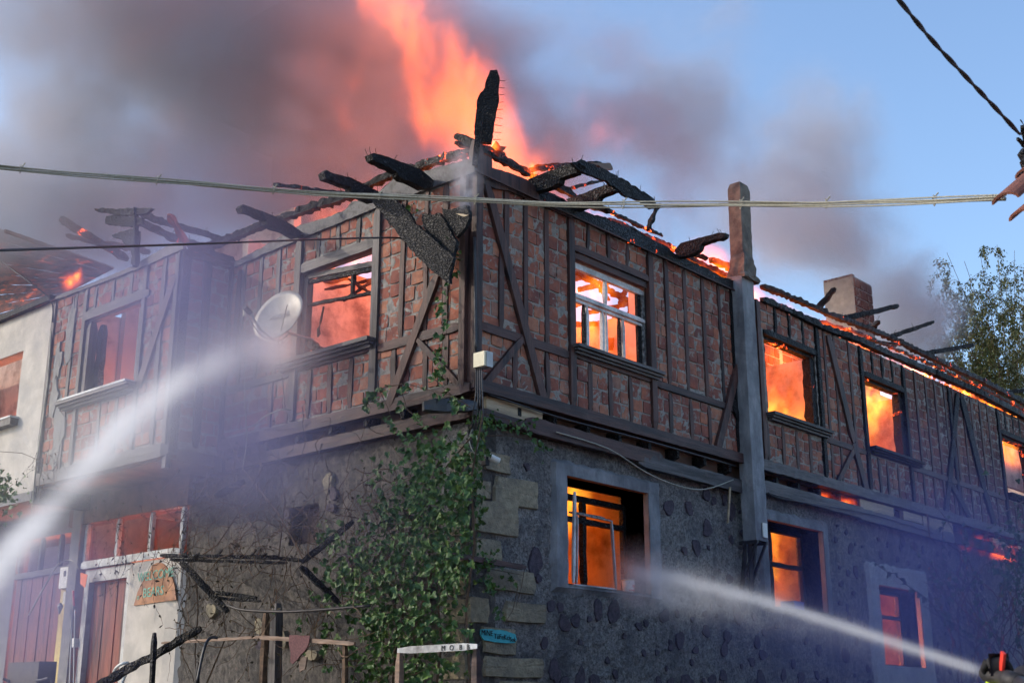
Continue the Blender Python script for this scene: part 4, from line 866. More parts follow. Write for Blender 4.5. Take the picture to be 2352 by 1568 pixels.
Yv = lambda u, v, o=-.06: onY(u, v, o)
cable([X(571, 730, -1.0), X(562, 760, -.9), X(562, 900, -.3), X(566, 1010, -.1), X(556, 1080, -.05)], .009, 'cable_cream', 'antenna_cable', 'pale cable hanging straight down from the satellite dish receiver')
cable([X(575, 735, -1.0), X(600, 770, -.8), X(640, 782, -.6), X(662, 768, -.5)], .007, 'cable_black', 'antenna_cable', 'thin dark cable looping under the satellite dish')
cable([X(660, 700, -.62), X(650, 740, -.62), X(640, 790, -.6), X(648, 860, -.2), X(655, 940, -.1)], .006, 'cable_black', 'antenna_cable', 'thin dark wire drooping across the face of the satellite dish')
cable([X(582, 978, -.1), X(610, 955, -.3), X(648, 940, -.3), X(668, 942, -.2)], .012, 'cable_cream', 'broken_conduit', 'bent pale conduit end sticking out below the satellite dish', 'conduit')
# grey box at the corner with its cables
jb = onX(1093, 828, -.12); B0 = thing('junction_box', 'grey and cream junction box on the corner post of the brick storey', 'junction box', (jb.x, jb.y, jb.z - .1))
rel(MB().box((jb.x + .02, jb.y - .16, jb.z - .09), (jb.x + .13, jb.y + .03, jb.z + .1)).build('body', MT['galvanised']), B0); rel(MB().box((jb.x - .012, jb.y - .15, jb.z - .085), (jb.x + .02, jb.y + .03, jb.z + .095)).build('lid', MT['cream_plastic']), B0)
cable([onX(1090, 545, -.03), onX(1092, 700, -.04), onX(1093, 805, -.05)], .018, 'cable_black', 'conduit', 'dark conduit running down the corner post to the junction box', 'conduit')
JL = ['leftmost of the black cables bunched under the junction box', 'second black cable from the left under the junction box', 'third black cable from the left under the junction box', 'rightmost of the black cables bunched under the junction box']
for k in range(4): cable([onX(1094 + k * 4, 845, -.1), onX(1093 + k * 5, 900, -.12), onX(1088 + k * 7, 940 + k * 8, -.14), onX(1084 + k * 6, 985, -.1)], .009, 'cable_black', 'power_cable', JL[k], group='black cables under the junction box')
cable([onX(1085, 985, -.1), onX(1077, 1010, -.2), onX(1090, 1040, -.2), onX(1098, 1020, -.1), onX(1094, 1000, -.1)], .006, 'cable_cream', 'loose_wire', 'white loose wire curling below the black cable bunch')
cable([Yv(1278, 992), Yv(1397, 1030), Yv(1485, 1085, -.12), Yv(1560, 1116, -.15), Yv(1620, 1123, -.15), Yv(1684, 1101)], .010, 'cable_cream', 'wall_cable', 'pale cable sagging from the timber plate over the big lower window')
cable([Yv(1122, 905), Yv(1290, 960), Yv(1480, 1010, -.1), Yv(1690, 1070)], .012, 'cable_black', 'wall_cable', 'black cable clipped along the sill beam of the right wall')
cable([Yv(1765, 1130), Yv(1800, 1145, -.1), Yv(2000, 1180), Yv(2150, 1225)], .010, 'cable_black', 'wall_cable', 'black cable along the charred planks right of the concrete stack')
cable([X(117, 760, BX - .04), X(112, 850, BX - .05), X(100, 950, BX - .05), X(84, 1060, BX - .05), X(72, 1180, BX - .04)], .012, 'cable_cream', 'drop_cable', 'grey cable running down the edge of the white plaster wall')
cable([X(0, 598, BX - .4), X(70, 650, BX - .3), X(117, 690, BX - .06), X(120, 740, BX - .05)], .012, 'cable_black', 'drop_cable', 'dark cable reaching the eave of the white house from the left')
s = onY(1127, 1052, -.12); cm = thing('security_lamp', 'small white lamp head with a black socket on the stone corner', 'lamp', (s.x, s.y, s.z - .05))
rel(MB().tube([s + Vector((-.03, 0, .02)), s + Vector((.09, -.05, -.03))], .042, 12).build('head', MT['white_plastic']), cm); rel(MB().box((s.x - .09, s.y, s.z - .09), (s.x - .02, s.y + .08, s.z + .01)).build('socket', MT['black_metal']), cm); rel(MB().tube([s + Vector((-.03, 0, .02)), s + Vector((-.06, .1, .04))], .014, 6).build('arm', MT['galvanised']), cm)
# turquoise painted name on the corner stone
pts = [(1106, 1445), (1125, 1443), (1160, 1447), (1184, 1456), (1187, 1466), (1183, 1475), (1165, 1476), (1140, 1474), (1112, 1469), (1105, 1456)]
P_ = [onY(u, v, .07) for u, v in pts]; ts = MB().prism(P_, (0, 1, 0), .02, .006, .03).build('name_patch', MT['turquoise']); c_ = sum(P_, Vector()) / len(P_)
tag(origin(ts, c_), 'turquoise painted patch on the corner stones with hand-written black name', 'painted sign')
for tx, u, v, sz in (('MiNE', 1119, 1453, .085), ('TüFeKci', 1153, 1462, .08), ('Sok', 1178, 1468, .07)):
    mesh_text(tx, sz * 1.05, 'ink', wmx(WRL, onY(u, v, .064), -.02), par=ts)
# white plank with letters, on its post
a, b = onX(913, 1493, -.9), onX(1096, 1483, -.9); pl = MB().timber(a, b, .012, .075, up=(0, 0, 1), jag=.002, step=.2).build('white_plank', MT['white_paint']); tag(origin(pl, (a + b) / 2), 'narrow white painted plank with black letters nailed between two posts', 'plank')
for tx, u in (('M', 1018), ('O', 1037), ('B', 1058), ('B', 1075)): mesh_text(tx, .078, 'ink', wmx(WLL, onX(u, 1488 - (u - 1018) * .05, -.912)), par=pl)
def post(u0, v0, u1, v1, w, o, mt, name, label, cat, jag=.008, group=None):
    a, b = onX(u0, v0, o), onX(u1, v1, o); b = Vector((b.x, b.y, gz(b.x, b.y))) if v1 > 1560 else b
    m_ = MB().timber(b, a, w, w, up=(1, 0, 0), jag=jag, step=.12, taper=(1.1, .95)).build(name, MT[mt]); return tag(origin(m_, b), label, cat, group)
post(918, 1495, 918, 1568, .07, -.8, 'old_plank', 'wooden_post', 'brown wooden post holding the left end of the white plank', 'post')
post(1094, 1490, 1096, 1568, .08, -.78, 'rail', 'wooden_post', 'grey square post at the corner under the white plank', 'post')
post(355, 1452, 353, 1568, .055, -1.6, 'char', 'fence_stake', 'short charred stake before the white plaster wall', 'stake')
post(612, 1400, 604, 1568, .07, -.7, 'stem', 'fence_stake', 'round charred pole left of the hanging red cloth', 'pole'); post(636, 1385, 636, 1568, .12, -.45, 'grey_wood', 'wooden_post', 'wide blue-grey post behind the round pole', 'post')
post(793, 1470, 797, 1568, .055, -.8, 'stem', 'fence_stake', 'thin crooked stake right of the hanging red cloth', 'stake'); post(455, 1520, 455, 1568, .04, -1.2, 'black_metal', 'fence_stake', 'thin dark rod below the rail', 'stake')
def rail(u0, v0, u1, v1, w, o, mt, name, label, cat, jag=.01, o1=None, taper=(1, 1), group=None):
    a, b = onX(u0, v0, o), onX(u1, v1, o if o1 is None else o1); m_ = MB().timber(a, b, w, w, jag=jag, step=.08, taper=taper, seed=rnd.random() * 50).build(name, MT[mt]); return tag(origin(m_, a if a.z < b.z else b), label, cat, group)
rail(372, 1476, 600, 1462, .035, -.85, 'old_plank', 'fence_rail', 'thin wooden rail crossing before the dark stone wall, left length', 'rail'); rail(598, 1463, 815, 1477, .05, -.85, 'old_plank', 'fence_rail', 'thin wooden rail carrying the hanging red cloth', 'rail')
rail(215, 1580, 462, 1442, .085, -1.9, 'char', 'fallen_beam', 'charred black beam leaning across the doorway at bottom left', 'beam', .03, -1.2)
# red-brown cloth hanging from the rail
cl = [(664, 1457), (712, 1459), (708, 1480), (698, 1496), (690, 1503), (684, 1512), (672, 1524), (666, 1520), (668, 1500), (664, 1480)]
tag(origin(ppx(cl, ('x', -.9), .012, 'sack', 'hanging_cloth', .008, parent=None), onX(688, 1457, -.9)), 'dull red sacking cloth hanging in a point from the rail', 'cloth')
tag(origin(ppx([(684, 1506), (704, 1508), (700, 1535), (688, 1542)], ('x', -.88), .02, 'old_plank', 'hanging_rag', .008, parent=None), onX(694, 1506, -.88)), 'small brown rag below the red cloth', 'rag')
# burnt awning frame over the yard
aw = thing('burnt_awning', 'collapsed black awning frame of charred laths before the stone wall', 'awning', onX(700, 1300, -.3))
def awp(a, b, w, pa, pb, mt='char', jag=.025, nm='lath'):
    p, q = onX(a[0], a[1], pa), onX(b[0], b[1], pb); w *= .62; rel(MB().timber(p, q, w, w * 1.2, jag=jag * .6, step=.07, seed=rnd.random() * 50).build(nm, MT[mt]), aw)
awp((368, 1275), (640, 1280), .07, -1.2, -.5); awp((390, 1285), (660, 1292), .05, -1.1, -.5); awp((640, 1281), (700, 1287), .06, -.5, -.3)
awp((692, 1292), (812, 1196), .09, -.9, -.5, 'char_ash', .03); awp((690, 1300), (782, 1388), .09, -.9, -.4); awp((416, 1289), (524, 1404), .1, -1.3, -.9); awp((520, 1404), (480, 1370), .08, -.9, -.9)
awp((472, 1357), (590, 1372), .07, -1.0, -.7); awp((480, 1372), (600, 1380), .05, -1.0, -.7); awp((495, 1140), (560, 1105), .13, -.8, -.4)
for k in range(9): awp((420 + k * 26, 1276), (432 + k * 26, 1262 + (k % 3) * 8), .03, -1.1, -.3)
cable([onX(520, 1388, -1.), onX(560, 1400, -1.), onX(657, 1404, -1.), onX(760, 1398, -.9), onX(850, 1390, -.8)], .018, 'black_metal', 'sagging_strap', 'long grey plastic strap sagging under the burnt awning', 'strap')
cable([onX(452, 1568, -1.3), onX(466, 1500, -1.2), onX(480, 1466, -1.1), onX(500, 1464, -1.0)], .02, 'cable_black', 'black_hose', 'black hose bent over the rail at bottom left', 'hose')
cable([onX(255, 1580, -1.3), onX(262, 1540, -1.3), onX(280, 1524, -1.3), onX(296, 1524, -1.2), onX(288, 1550, -1.2), onX(276, 1580, -1.2)], .022, 'white_plastic', 'white_hose', 'loop of white hose beside the door foot', 'hose')
# boxes by the doors
def ebox(u0, v0, u1, v1, o, mt, name, label, d=.12, front=None):
    W = Wall('y', 0.); a1, z1 = W.un(u0, v0, -o); a0, z0 = W.un(u1, v1, -o); e = thing(name, label, 'electric box', W.P((a0 + a1) / 2, z0, -o))
    rel(MB().wbox(W, a0, a1, z0, z1, -o - d, -o).build('body', MT[mt]), e); rel(MB().wbox(W, (a0 + a1) / 2 - .03, (a0 + a1) / 2 + .03, z0 + (z1 - z0) * .55, z0 + (z1 - z0) * .82, -o, -o + .008).build('cover', MT[front or 'black_metal']), e)
ebox(139, 1303, 158, 1348, .05, 'white_plastic', 'fuse_box', 'tall white switch box with a dark display, upper one left of the red door')
ebox(146, 1358, 166, 1384, .05, 'galvanised', 'fuse_box', 'grey square box with a red switch under the tall white box', front='red_metal')
ebox(151, 1466, 168, 1485, .05, 'white_plastic', 'socket_box', 'small round-cornered white socket box low on the pipe', front='grey_metal')
cable([X(168, 1400, .05), X(164, 1470, .05), X(160, 1568, .05), X(158, 1640, .05)], .016, 'galvanised', 'conduit', 'grey conduit running down beside the yellow strip', 'conduit')
cable([X(172, 1400, .02), X(170, 1500, .02), X(168, 1640, .02)], .010, 'white_plastic', 'conduit', 'thin white conduit right of the grey one', 'conduit')
cable([X(66, 1412, -.5), X(100, 1350, -.4), X(130, 1300, -.2), X(152, 1286, 0), X(172, 1290, .04), X(180, 1305, .04)], .014, 'cable_cream', 'drooping_cable', 'pale stiff cable arching from the post down to the left')
tag(origin(ppx([(185, 1314), (201, 1319), (195, 1349), (184, 1340)], ('x', -.02), .006, 'orange_paper', 'orange_notice', 0, parent=None), X(190, 1345, -.02)), 'bright orange blank notice stuck beside the red door', 'notice')
cable([X(168, 1356, .0), X(170, 1390, .0)], .018, 'red_metal', 'red_ribbon', 'short red strip hanging by the grey box', 'ribbon')
tr = MB(); c_ = X(138, 1392, -.1)
tr.tube([c_ + Vector((0, 0, .06)), c_ + Vector((0, 0, .03)), c_, c_ - Vector((0, 0, .12))], [.01, .04, .05, .01], 8); tag(origin(tr.build('hanging_lantern', MT['galvanised']), c_), 'small dusty glass lantern hanging by the red planks', 'lantern')
# block with handle at the bottom left corner
b0 = onX(20, 1522, -2.2); b1 = onX(82, 1600, -2.2); sb = thing('water_boiler', 'dark square tank with curved handle in the bottom left corner', 'tank', (b0.x, (b0.y + b1.y) / 2, b1.z))
rel(MB().wbox(Wall('y', -2.2), b1.y, b0.y, b1.z - .3, b0.z, -.25, 0, .008).build('body', MT['black_metal']), sb); rel(MB().tube([X(82, 1562, -2.2), X(98, 1560, -2.25), X(110, 1556, -2.25), X(119, 1558, -2.2), X(120, 1600, -2.2)], .016, 6).build('handle', MT['black_metal']), sb); rel(MB().tube([X(22, 1564, -2.2), X(8, 1558, -2.25)], .02, 6).build('tap', MT['black_metal']), sb)
for i in range(1, 3): pass
# paint bucket on the sill of the lower right window
p = WRL.P(WRL.un(1446, 1356, -.1)[0], 3.35, -.12); bk = thing('paint_bucket', 'white plastic bucket with red print standing on the sill of the lower window', 'bucket', p)
rel(MB().tube([p + Vector((0, 0, .0)), p + Vector((0, 0, .02)), p + Vector((0, 0, .16))], [.075, .078, .09], 20).build('pail', MT['white_plastic'], None, True), bk); rel(MB().tube([p + Vector((0, 0, .16)), p + Vector((0, 0, .175))], .096, 20).build('rim', MT['cream_plastic'], None, True), bk)
for k in range(5): q = p + Vector((math.cos(-PI / 2 - .75 + k * .3) * .078, math.sin(-PI / 2 - .75 + k * .3) * .078, .03)); rel(MB().tube([q, q + Vector((0, -.004, 0))], .011, 8).build('print', MT['red_metal']), bk)
rel(MB().prism([p + Vector((x, -.089, z)) for x, z in ((-.03, .10), (.03, .10), (0, .06))], (0, 1, 0), .004).build('print', MT['red_metal']), bk)
sp = onY(1676, 1115, -.06); tag(origin(MB().timber(onY(1677, 1118, -.05), onY(1672, 1200, .03), .03, .02).build('hanging_lath', MT['pale_wood']), onY(1672, 1200, .03)), 'short pale lath hanging by the concrete stack', 'lath')
pb = onX(1080, 1312, -.3); tag(origin(MB().timber(Vector((-.6, -.25, onY(1117, 1290, -.1).z)), onY(1206, 1303, -.12), .04, .06, jag=.004).build('shelf_rail', MT['rail']), onY(1206, 1303, -.12)), 'dark red rail poking out of the leaves onto the stone wall', 'rail')
tarp = onY(1820, 1392, .3); tag(origin(MB().box((tarp.x - .02, .25, 3.42), (tarp.x + .3, .5, 3.56)).build('blue_crate', MT['blue_plastic']), (tarp.x, .3, 3.42)), 'blue plastic crate in the burning lower window right of the stack', 'crate')
# ================================================================== OVERHEAD WIRES
def wire(pts, r, mt, name, label, strands=1, twist=0., spread=0., knots=()):
    base = []; P_ = [Vector(p) for p in pts]
    for i in range(len(P_) - 1):
        p0, p1, p2, p3 = P_[max(i - 1, 0)], P_[i], P_[i + 1], P_[min(i + 2, len(P_) - 1)]
        for k in range(14):
            t = k / 14; base.append(.5 * ((2 * p1) + (p2 - p0) * t + (2 * p0 - 5 * p1 + 4 * p2 - p3) * t * t + (3 * p1 - p0 - 3 * p2 + p3) * t ** 3))
    base.append(P_[-1]); root_ = None
    if strands > 1: root_ = thing(name, label, 'cable', base[0])
    for s in range(strands):
        out = []; ac = 0
        for i, b in enumerate(base):
            if i: ac += (b - base[i - 1]).length
            t = (base[min(i + 1, len(base) - 1)] - base[max(0, i - 1)]).normalized(); a = t.cross(Vector((0, 0, 1))).normalized(); c = a.cross(t)
            if twist: th = ac * twist + 2 * PI * s / strands; out.append(b + (a * math.cos(th) + c * math.sin(th)) * spread)
            else: out.append(b + c * ((s - (strands - 1) / 2) * spread * (.35 + abs(math.sin(ac * 1.7 + s * 1.3)))) + a * (spread * math.sin(ac * 1.1 + s * 2)))
        o = MB().tube(out, r, 6).build('strand' if root_ else name, MT[mt], None, True)
        if root_: rel(o, root_)
        else: tag(origin(o, base[0]), label, 'cable')
    for (u, v) in knots:
        q = min(base, key=lambda b: abs(pix(b)[0] - u)); kk = MB()
        kk.tube([q + Vector((.0, 0, .035)), q + RT * .012 - FW * .02, q - Vector((0, 0, .03)), q - RT * .01 + FW * .02, q + Vector((.0, .0, .05)) + RT * .03], .0045, 5); rel(kk.build('tie', MT['cable_cream']), root_)
wire([atd(-1500, 210, 13), atd(-800, 300, 10.8), atd(-260, 362, 9.4), atd(0, 385, 9.2), atd(360, 415, 8.9), atd(665, 440, 8.7), atd(870, 450, 8.5), atd(1090, 460, 8.3), atd(1300, 468, 8.1), atd(1700, 470, 7.7), atd(2000, 466, 7.3), atd(2310, 455, 6.9)], .0052, 'cable_cream', 'overhead_cable',
     'bundle of pale overhead wires tied with string, spanning the whole street', 5, 0, .0075, [(52, 0), (355, 0), (620, 0), (872, 0), (1092, 0), (1435, 0), (1695, 0), (1905, 0), (2136, 0)])
wire([atd(-1200, 640, 9), atd(-200, 583, 10), atd(0, 575, 10.5), atd(400, 562, 13), atd(760, 549, 15.4), onX(884, 546, -.3), onX(922, 547, -.02)], .013, 'cable_black', 'service_cable', 'single thin black wire from the left ending at the hanging boards')
wire([atd(1300, -950, 4.4), atd(1680, -480, 4.8), atd(1960, -120, 5.2), atd(2064, 0, 5.4), atd(2140, 92, 5.7), atd(2220, 178, 6.0), atd(2290, 252, 6.3), atd(2342, 308, 6.5)], .0072, 'cable_black', 'twisted_cable', 'thick twisted black cable slanting down the sky at top right', 2, 20., .0055)
# tiled eave of the near house at the right edge
te = thing('street_house', 'near house with red tiled eave and splintered timber poking in at the right edge, unseen body added to cut sky light', 'house', atd(2400, 470, 6.7))
Ex = (atd(2352, 440, 6.6) - atd(2330, 470, 6.6)).normalized()
def tile(a, b, w, mt='roof_tile'):
    d = (b - a); L = d.length; t = d.normalized(); s = t.cross(Vector((0, 0, 1))).normalized(); u = s.cross(t); mb = MB(); n = 8
    for i in range(2):
        for j in range(n + 1):
            th = PI * j / n; mb.v.append(tuple(a + d * i + s * (math.cos(th) * w) + u * (math.sin(th) * w * .6)))
        for j in range(n + 1):
            th = PI * (n - j) / n; mb.v.append(tuple(a + d * i + s * (math.cos(th) * (w - .012)) + u * (math.sin(th) * (w * .6 - .012))))
    m = 2 * (n + 1); mb.f = [(j, (j + 1) % m, m + (j + 1) % m, m + j) for j in range(m)] + [(j, m - 1 - j, m - 2 - j, j + 1) for j in range(n)] + [(m + j + 1, 2 * m - 2 - j, 2 * m - 1 - j, m + j) for j in range(n)]
    rel(mb.build('roof_tile', MT[mt]), te)
tile(atd(2310, 462, 6.55), atd(2375, 405, 6.9), .075); tile(atd(2350, 500, 6.5), atd(2420, 440, 6.9), .075); tile(atd(2395, 530, 6.5), atd(2470, 470, 6.9), .075); tile(atd(2440, 560, 6.5), atd(2520, 500, 6.9), .075)
tile(atd(2362, 402, 6.9), atd(2430, 345, 7.3), .075); tile(atd(2405, 435, 6.9), atd(2475, 380, 7.3), .075)
for a, b, w in (((2346, 345), (2420, 400), .07), ((2338, 318), (2350, 335), .03), ((2344, 276), (2360, 300), .012), ((2348, 290), (2365, 330), .05), ((2350, 360), (2480, 420), .1)): rel(MB().timber(atd(*a, 6.9), atd(*b, 7.0), w, w, jag=.02, step=.03).build('rafter', MT['char']), te)
rel(MB().box((-4.3, -16, .2), (22, -8.9, 4.1)).build('wall', MT['plaster_grey']), te); rel(MB().add([(-4.7, -8.5, 4.2), (22.4, -8.5, 4.2), (22.4, -12.6, 6.8), (-4.7, -12.6, 6.8), (-4.7, -16.4, 4.2), (22.4, -16.4, 4.2)], [(0, 1, 2, 3), (3, 2, 5, 4), (0, 3, 4), (1, 5, 2), (0, 4, 5, 1)]).build('roof', MT['roof_tile']), te)  # unseen wall and roof, added to cut sky light on the right wall
# ================================================================== PLANTS
def leaf_mesh(name, mt, kind, seed):
    r = random.Random(seed)
    if kind == 'grape':
        out = [(0, 0), (.34, -.12), (.52, .16), (.40, .30), (.50, .52), (.26, .56), (.20, .80), (0, 1.), (-.20, .80), (-.26, .56), (-.5, .52), (-.40, .30), (-.52, .16), (-.34, -.12)]
        f = r.uniform(.15, .5); v = [(x * r.uniform(.9, 1.1), y, abs(x) * f + .12 * math.sin(y * 5) + r.uniform(-.04, .04)) for x, y in out] + [(0, .35, -.05)]
        fc = [(i, (i + 1) % 14, 14) for i in range(14)]
    elif kind == 'dry':
        v = [(0, 0, 0), (.25, .3, .3), (.1, .7, .1), (0, 1, .35), (-.2, .6, .25), (-.22, .25, .1)]; fc = [(0, 1, 2), (0, 2, 4), (2, 3, 4), (0, 4, 5)]
    else: v = [(0, 0, 0), (.12, .4, .03), (0, 1, -.05), (-.12, .4, .03)]; fc = [(0, 1, 2, 3)]
    me = bpy.data.meshes.new(name); me.from_pydata(v, [], fc); me.materials.append(MT[mt]); return me
LG = [leaf_mesh('leaf', m, 'grape', i) for i, m in enumerate(['leaf_green'] * 5 + ['leaf_light'] * 2)]; LD = [leaf_mesh('leaf', 'leaf_dry', 'dry', i) for i in range(3)]
def leaf_rot(out, spread=.8, droop=.6):
    z = (Vector(out) + Vector((rnd.gauss(0, spread), rnd.gauss(0, spread), rnd.gauss(.25, spread)))).normalized(); y = Vector((rnd.gauss(0, .5), rnd.gauss(0, .5), -droop + rnd.gauss(0, .4))); x = y.cross(z).normalized(); y = z.cross(x)
    return Matrix((x, y, z)).transposed()
def foliage(root_, spots, meshes, nobj, mts, name='leaf'):
    """spots: (point, size, outward); the largest become leaf objects, the rest one joined mesh per material"""
    spots = sorted(spots, key=lambda s: -s[1] / pix(s[0])[2] * (1 if -20 < pix(s[0])[0] < 2372 and pix(s[0])[1] < 1600 else .01)); rest = {}
    for i, (p, sz, out) in enumerate(spots):
        me = rnd.choice(meshes); R_ = leaf_rot(out)
        if i < nobj:
            o = bpy.data.objects.new(name, me); C.objects.link(o); o.parent = root_; o.matrix_parent_inverse = Matrix.Translation(root_.location).inverted(); o.matrix_basis = Matrix.Translation(p) @ R_.to_4x4() @ Matrix.Scale(sz, 4)
        else:
            mb = rest.setdefault(me.materials[0].name, MB()); mb.add([Vector(p) + R_ @ (v.co * sz) for v in me.vertices], [tuple(q.vertices) for q in me.polygons])
    for k, mb in rest.items():
        me = bpy.data.meshes.new('foliage'); me.from_pydata(mb.v, [], mb.f); me.materials.append(MT[k]); o = bpy.data.objects.new('foliage', me); C.objects.link(o); o['kind'] = 'stuff'; rel(o, root_)
def stems(paths, root_, mt='stem', name='stem', kind=None):
    mb = MB()
    for pts, r in paths: mb.tube(pts, r, 4, r * .5)
    o = rel(mb.build(name, MT[mt]), root_)
    if kind: o['kind'] = kind
def wander(p, d, n, st, wob, grav=0.):
    p = Vector(p); d = Vector(d).normalized(); out = [p.copy()]
    for _ in range(n): d = (d + Vector((rnd.gauss(0, wob), rnd.gauss(0, wob), rnd.gauss(0, wob) - grav))).normalized(); p = p + d * st; out.append(p.copy())
    return out
vine = thing('grapevine', 'green grapevine climbing the corner of the rubble wall up to the bricks', 'vine', (-.35, 1.2, 1.4)); sp = []
blobs = [(930, 1250, 120, 90, 620), (860, 1330, 100, 80, 430), (1020, 1200, 70, 110, 430), (960, 1110, 90, 60, 230), (1010, 1030, 75, 60, 190), (1040, 1300, 55, 60, 260), (890, 1430, 70, 80, 300), (980, 1440, 90, 80, 300), (860, 1520, 45, 50, 120), (960, 1540, 90, 40, 190), (770, 1240, 40, 25, 60), (800, 1330, 40, 50, 90), (1060, 1110, 28, 90, 180), (930, 1170, 70, 50, 160), (760, 1330, 20, 60, 22), (690, 1470, 14, 70, 14), (745, 1480, 10, 70, 40), (1000, 1130, 120, 120, 200), (900, 1380, 160, 140, 260)]
for (u, v, a, b, n) in blobs:
    for _ in range(int(n * .56)):
        uu, vv = rnd.gauss(u, a * .6), rnd.gauss(v, b * .55)
        if uu > 1082 or vv < 900: continue
        o = -rnd.uniform(.05, .85) * (1 if vv < 1450 else .8); sp.append((onX(uu, vv, o), rnd.triangular(.035, .12, .07), (-1, -.4, .3)))
for (u, v, a, b, n, o0, o1) in ((1100, 1010, 18, 40, 60, .02, .2), (1095, 1090, 12, 60, 70, .02, .2), (1118, 960, 22, 18, 34, .05, .2), (1110, 1290, 32, 28, 50, .0, .3), (1120, 1340, 24, 24, 34, 0, .3), (1100, 1190, 12, 60, 34, 0, .2), (1150, 975, 26, 14, 18, .05, .2), (1205, 985, 20, 26, 16, .05, .15), (1245, 1035, 18, 20, 9, .05, .1), (1140, 1405, 14, 26, 10, .05, .2), (1180, 1330, 18, 12, 6, .05, .2)):
    for _ in range(n): sp.append((onY(rnd.gauss(u, a * .6), rnd.gauss(v, b * .6), -rnd.uniform(o0, o1)), rnd.uniform(.035, .08) if u < 1200 else rnd.uniform(.05, .10), (-.3, -1, .3)))
hang = [((1015, 640), (1018, 760), (1012, 860)), ((1030, 590), (1035, 700), (1020, 800)), ((1035, 545), (1050, 600), (1040, 640)), ((945, 470), (950, 490), (940, 500)), ((1015, 870), (1020, 840), (1012, 800))]
paths = []
for h in hang:
    P_ = [onX(u, v, -.2) for u, v in h]; paths.append((P_, .006))
    for i in range(len(P_) - 1):
        for k in range(9): sp.append((P_[i].lerp(P_[i + 1], rnd.random()) + Vector((-rnd.random() * .1, rnd.gauss(0, .05), 0)), rnd.uniform(.04, .09), (-1, -.3, .2)))
for pts in (((850, 905), (875, 892), (930, 880), (985, 895), (1030, 905), (1075, 930)), ((870, 893), (890, 935), (905, 985), (940, 1010)), ((925, 906), (935, 940), (975, 975)), ((1000, 872), (1035, 905), (1080, 935)), ((845, 905), (842, 925), (852, 935))):
    P_ = [onX(u, v, -.35) for u, v in pts]; paths.append((P_, .007))
    for i in range(len(P_) - 1):
        for k in range(5): sp.append((P_[i].lerp(P_[i + 1], rnd.random()) + Vector((-rnd.random() * .08, rnd.gauss(0, .03), rnd.gauss(-.02, .03))), rnd.uniform(.05, .10), (-1, -.3, .3)))
for pts in (((1080, 1568), (1070, 1400), (1090, 1250), (1082, 1100), (1100, 1000), (1108, 950)), ((960, 1600), (950, 1450), (990, 1320), (1030, 1200), (1070, 1050)), ((900, 1600), (915, 1420), (880, 1300), (930, 1200), (1010, 1090), (1085, 1000)), ((1000, 1600), (1015, 1470), (1005, 1380), (1050, 1300)), ((920, 1600), (925, 1380), (860, 1300))):
    paths.append(([onX(u, v, -.35) for u, v in pts], .022))
for pts in (((1110, 950), (1160, 960), (1205, 985), (1245, 1030), (1262, 1045)), ((1112, 1000), (1170, 1000), (1225, 1010)), ((1090, 1300), (1150, 1310), (1200, 1320)), ((1190, 1345), (1178, 1400), (1160, 1430)), ((1205, 1305), (1198, 1345), (1186, 1390))):
    paths.append(([onY(u, v, -.1) for u, v in pts], .007))
for _ in range(90):
    u, v = rnd.gauss(930, 80), rnd.gauss(1270, 110)
    if u < 1075: paths.append((wander(onX(u, v, -.5), (rnd.gauss(0, .4), rnd.gauss(0, 1), rnd.gauss(-.2, .6)), 9, .08, .25, .03), .005))
foliage(vine, sp, LG, 300, None); stems(paths, vine, name='stems', kind='stuff')
dry = thing('withered_vine', 'tangle of scorched brown vine stems over the dark stone wall at lower left', 'vine', (-.4, 4.2, 1.4)); paths = []; sp = []
for _ in range(210):
    u, v = rnd.uniform(400, 860), rnd.triangular(990, 1560, 1150)
    if u < 450 and v < 1120: continue
    down = rnd.random() < .5; d = (0, rnd.gauss(0, .25), -1) if down else (rnd.gauss(0, .3), rnd.gauss(0, 1), rnd.gauss(0, .6)); o = -rnd.uniform(.05, .9)
    w = wander(onX(u, v, o), d, rnd.randint(7, 18), .085, .3, .04); paths.append((w, rnd.uniform(.003, .008)))
    for q in w[::2]:
        if rnd.random() < .5: sp.append((q, rnd.uniform(.03, .07), (-1, -.3, 0)))
for _ in range(26):
    u = rnd.uniform(205, 450); v = rnd.uniform(1140, 1290); w = wander(onX(u, v, -rnd.uniform(.1, .7)), (0, rnd.gauss(0, .12), -1), rnd.randint(5, 16), .085, .18, .05); paths.append((w, rnd.uniform(.003, .006)))
    for q in w[::2]: sp.append((q, rnd.uniform(.03, .075), (-1, -.3, 0)))
for pts in (((440, 1290), (500, 1250), (560, 1160), (600, 1080), (590, 1010)), ((450, 1320), (455, 1400), (448, 1500), (452, 1568)), ((700, 1290), (640, 1180), (560, 1080), (520, 1000)), ((640, 1280), (655, 1150), (640, 1060)), ((475, 1568), (520, 1460), (500, 1330))): paths.append(([onX(u, v, -.5) for u, v in pts], .014))
foliage(dry, sp, LD, 120, None); stems(paths, dry, name='stems', kind='stuff')
bush = thing('garden_vine', 'yellow-green leafy vine tip at the left edge under the white wall', 'vine', onX(10, 1150, BX - .6)); sp = []
for _ in range(150): sp.append((onX(rnd.gauss(0, 26), rnd.gauss(1125, 24), BX - rnd.uniform(.4, 1.)), rnd.uniform(.05, .1), (-1, -.3, .3)))
foliage(bush, sp, LG[5:], 60, None); stems([([onX(-60, 1200, BX - .9), onX(0, 1140, BX - .7), onX(30, 1110, BX - .6)], .01), ([onX(-20, 1035, BX - .5), onX(50, 1040, BX - .4), onX(110, 1065, BX - .2), onX(120, 1045, BX - .2)], .006)], bush)
sc2 = thing('scorched_creeper', 'thin dark creeper with curled leaves hanging over the white wall below its window', 'vine', onX(95, 1150, BX - .2)); sp = []; paths = []
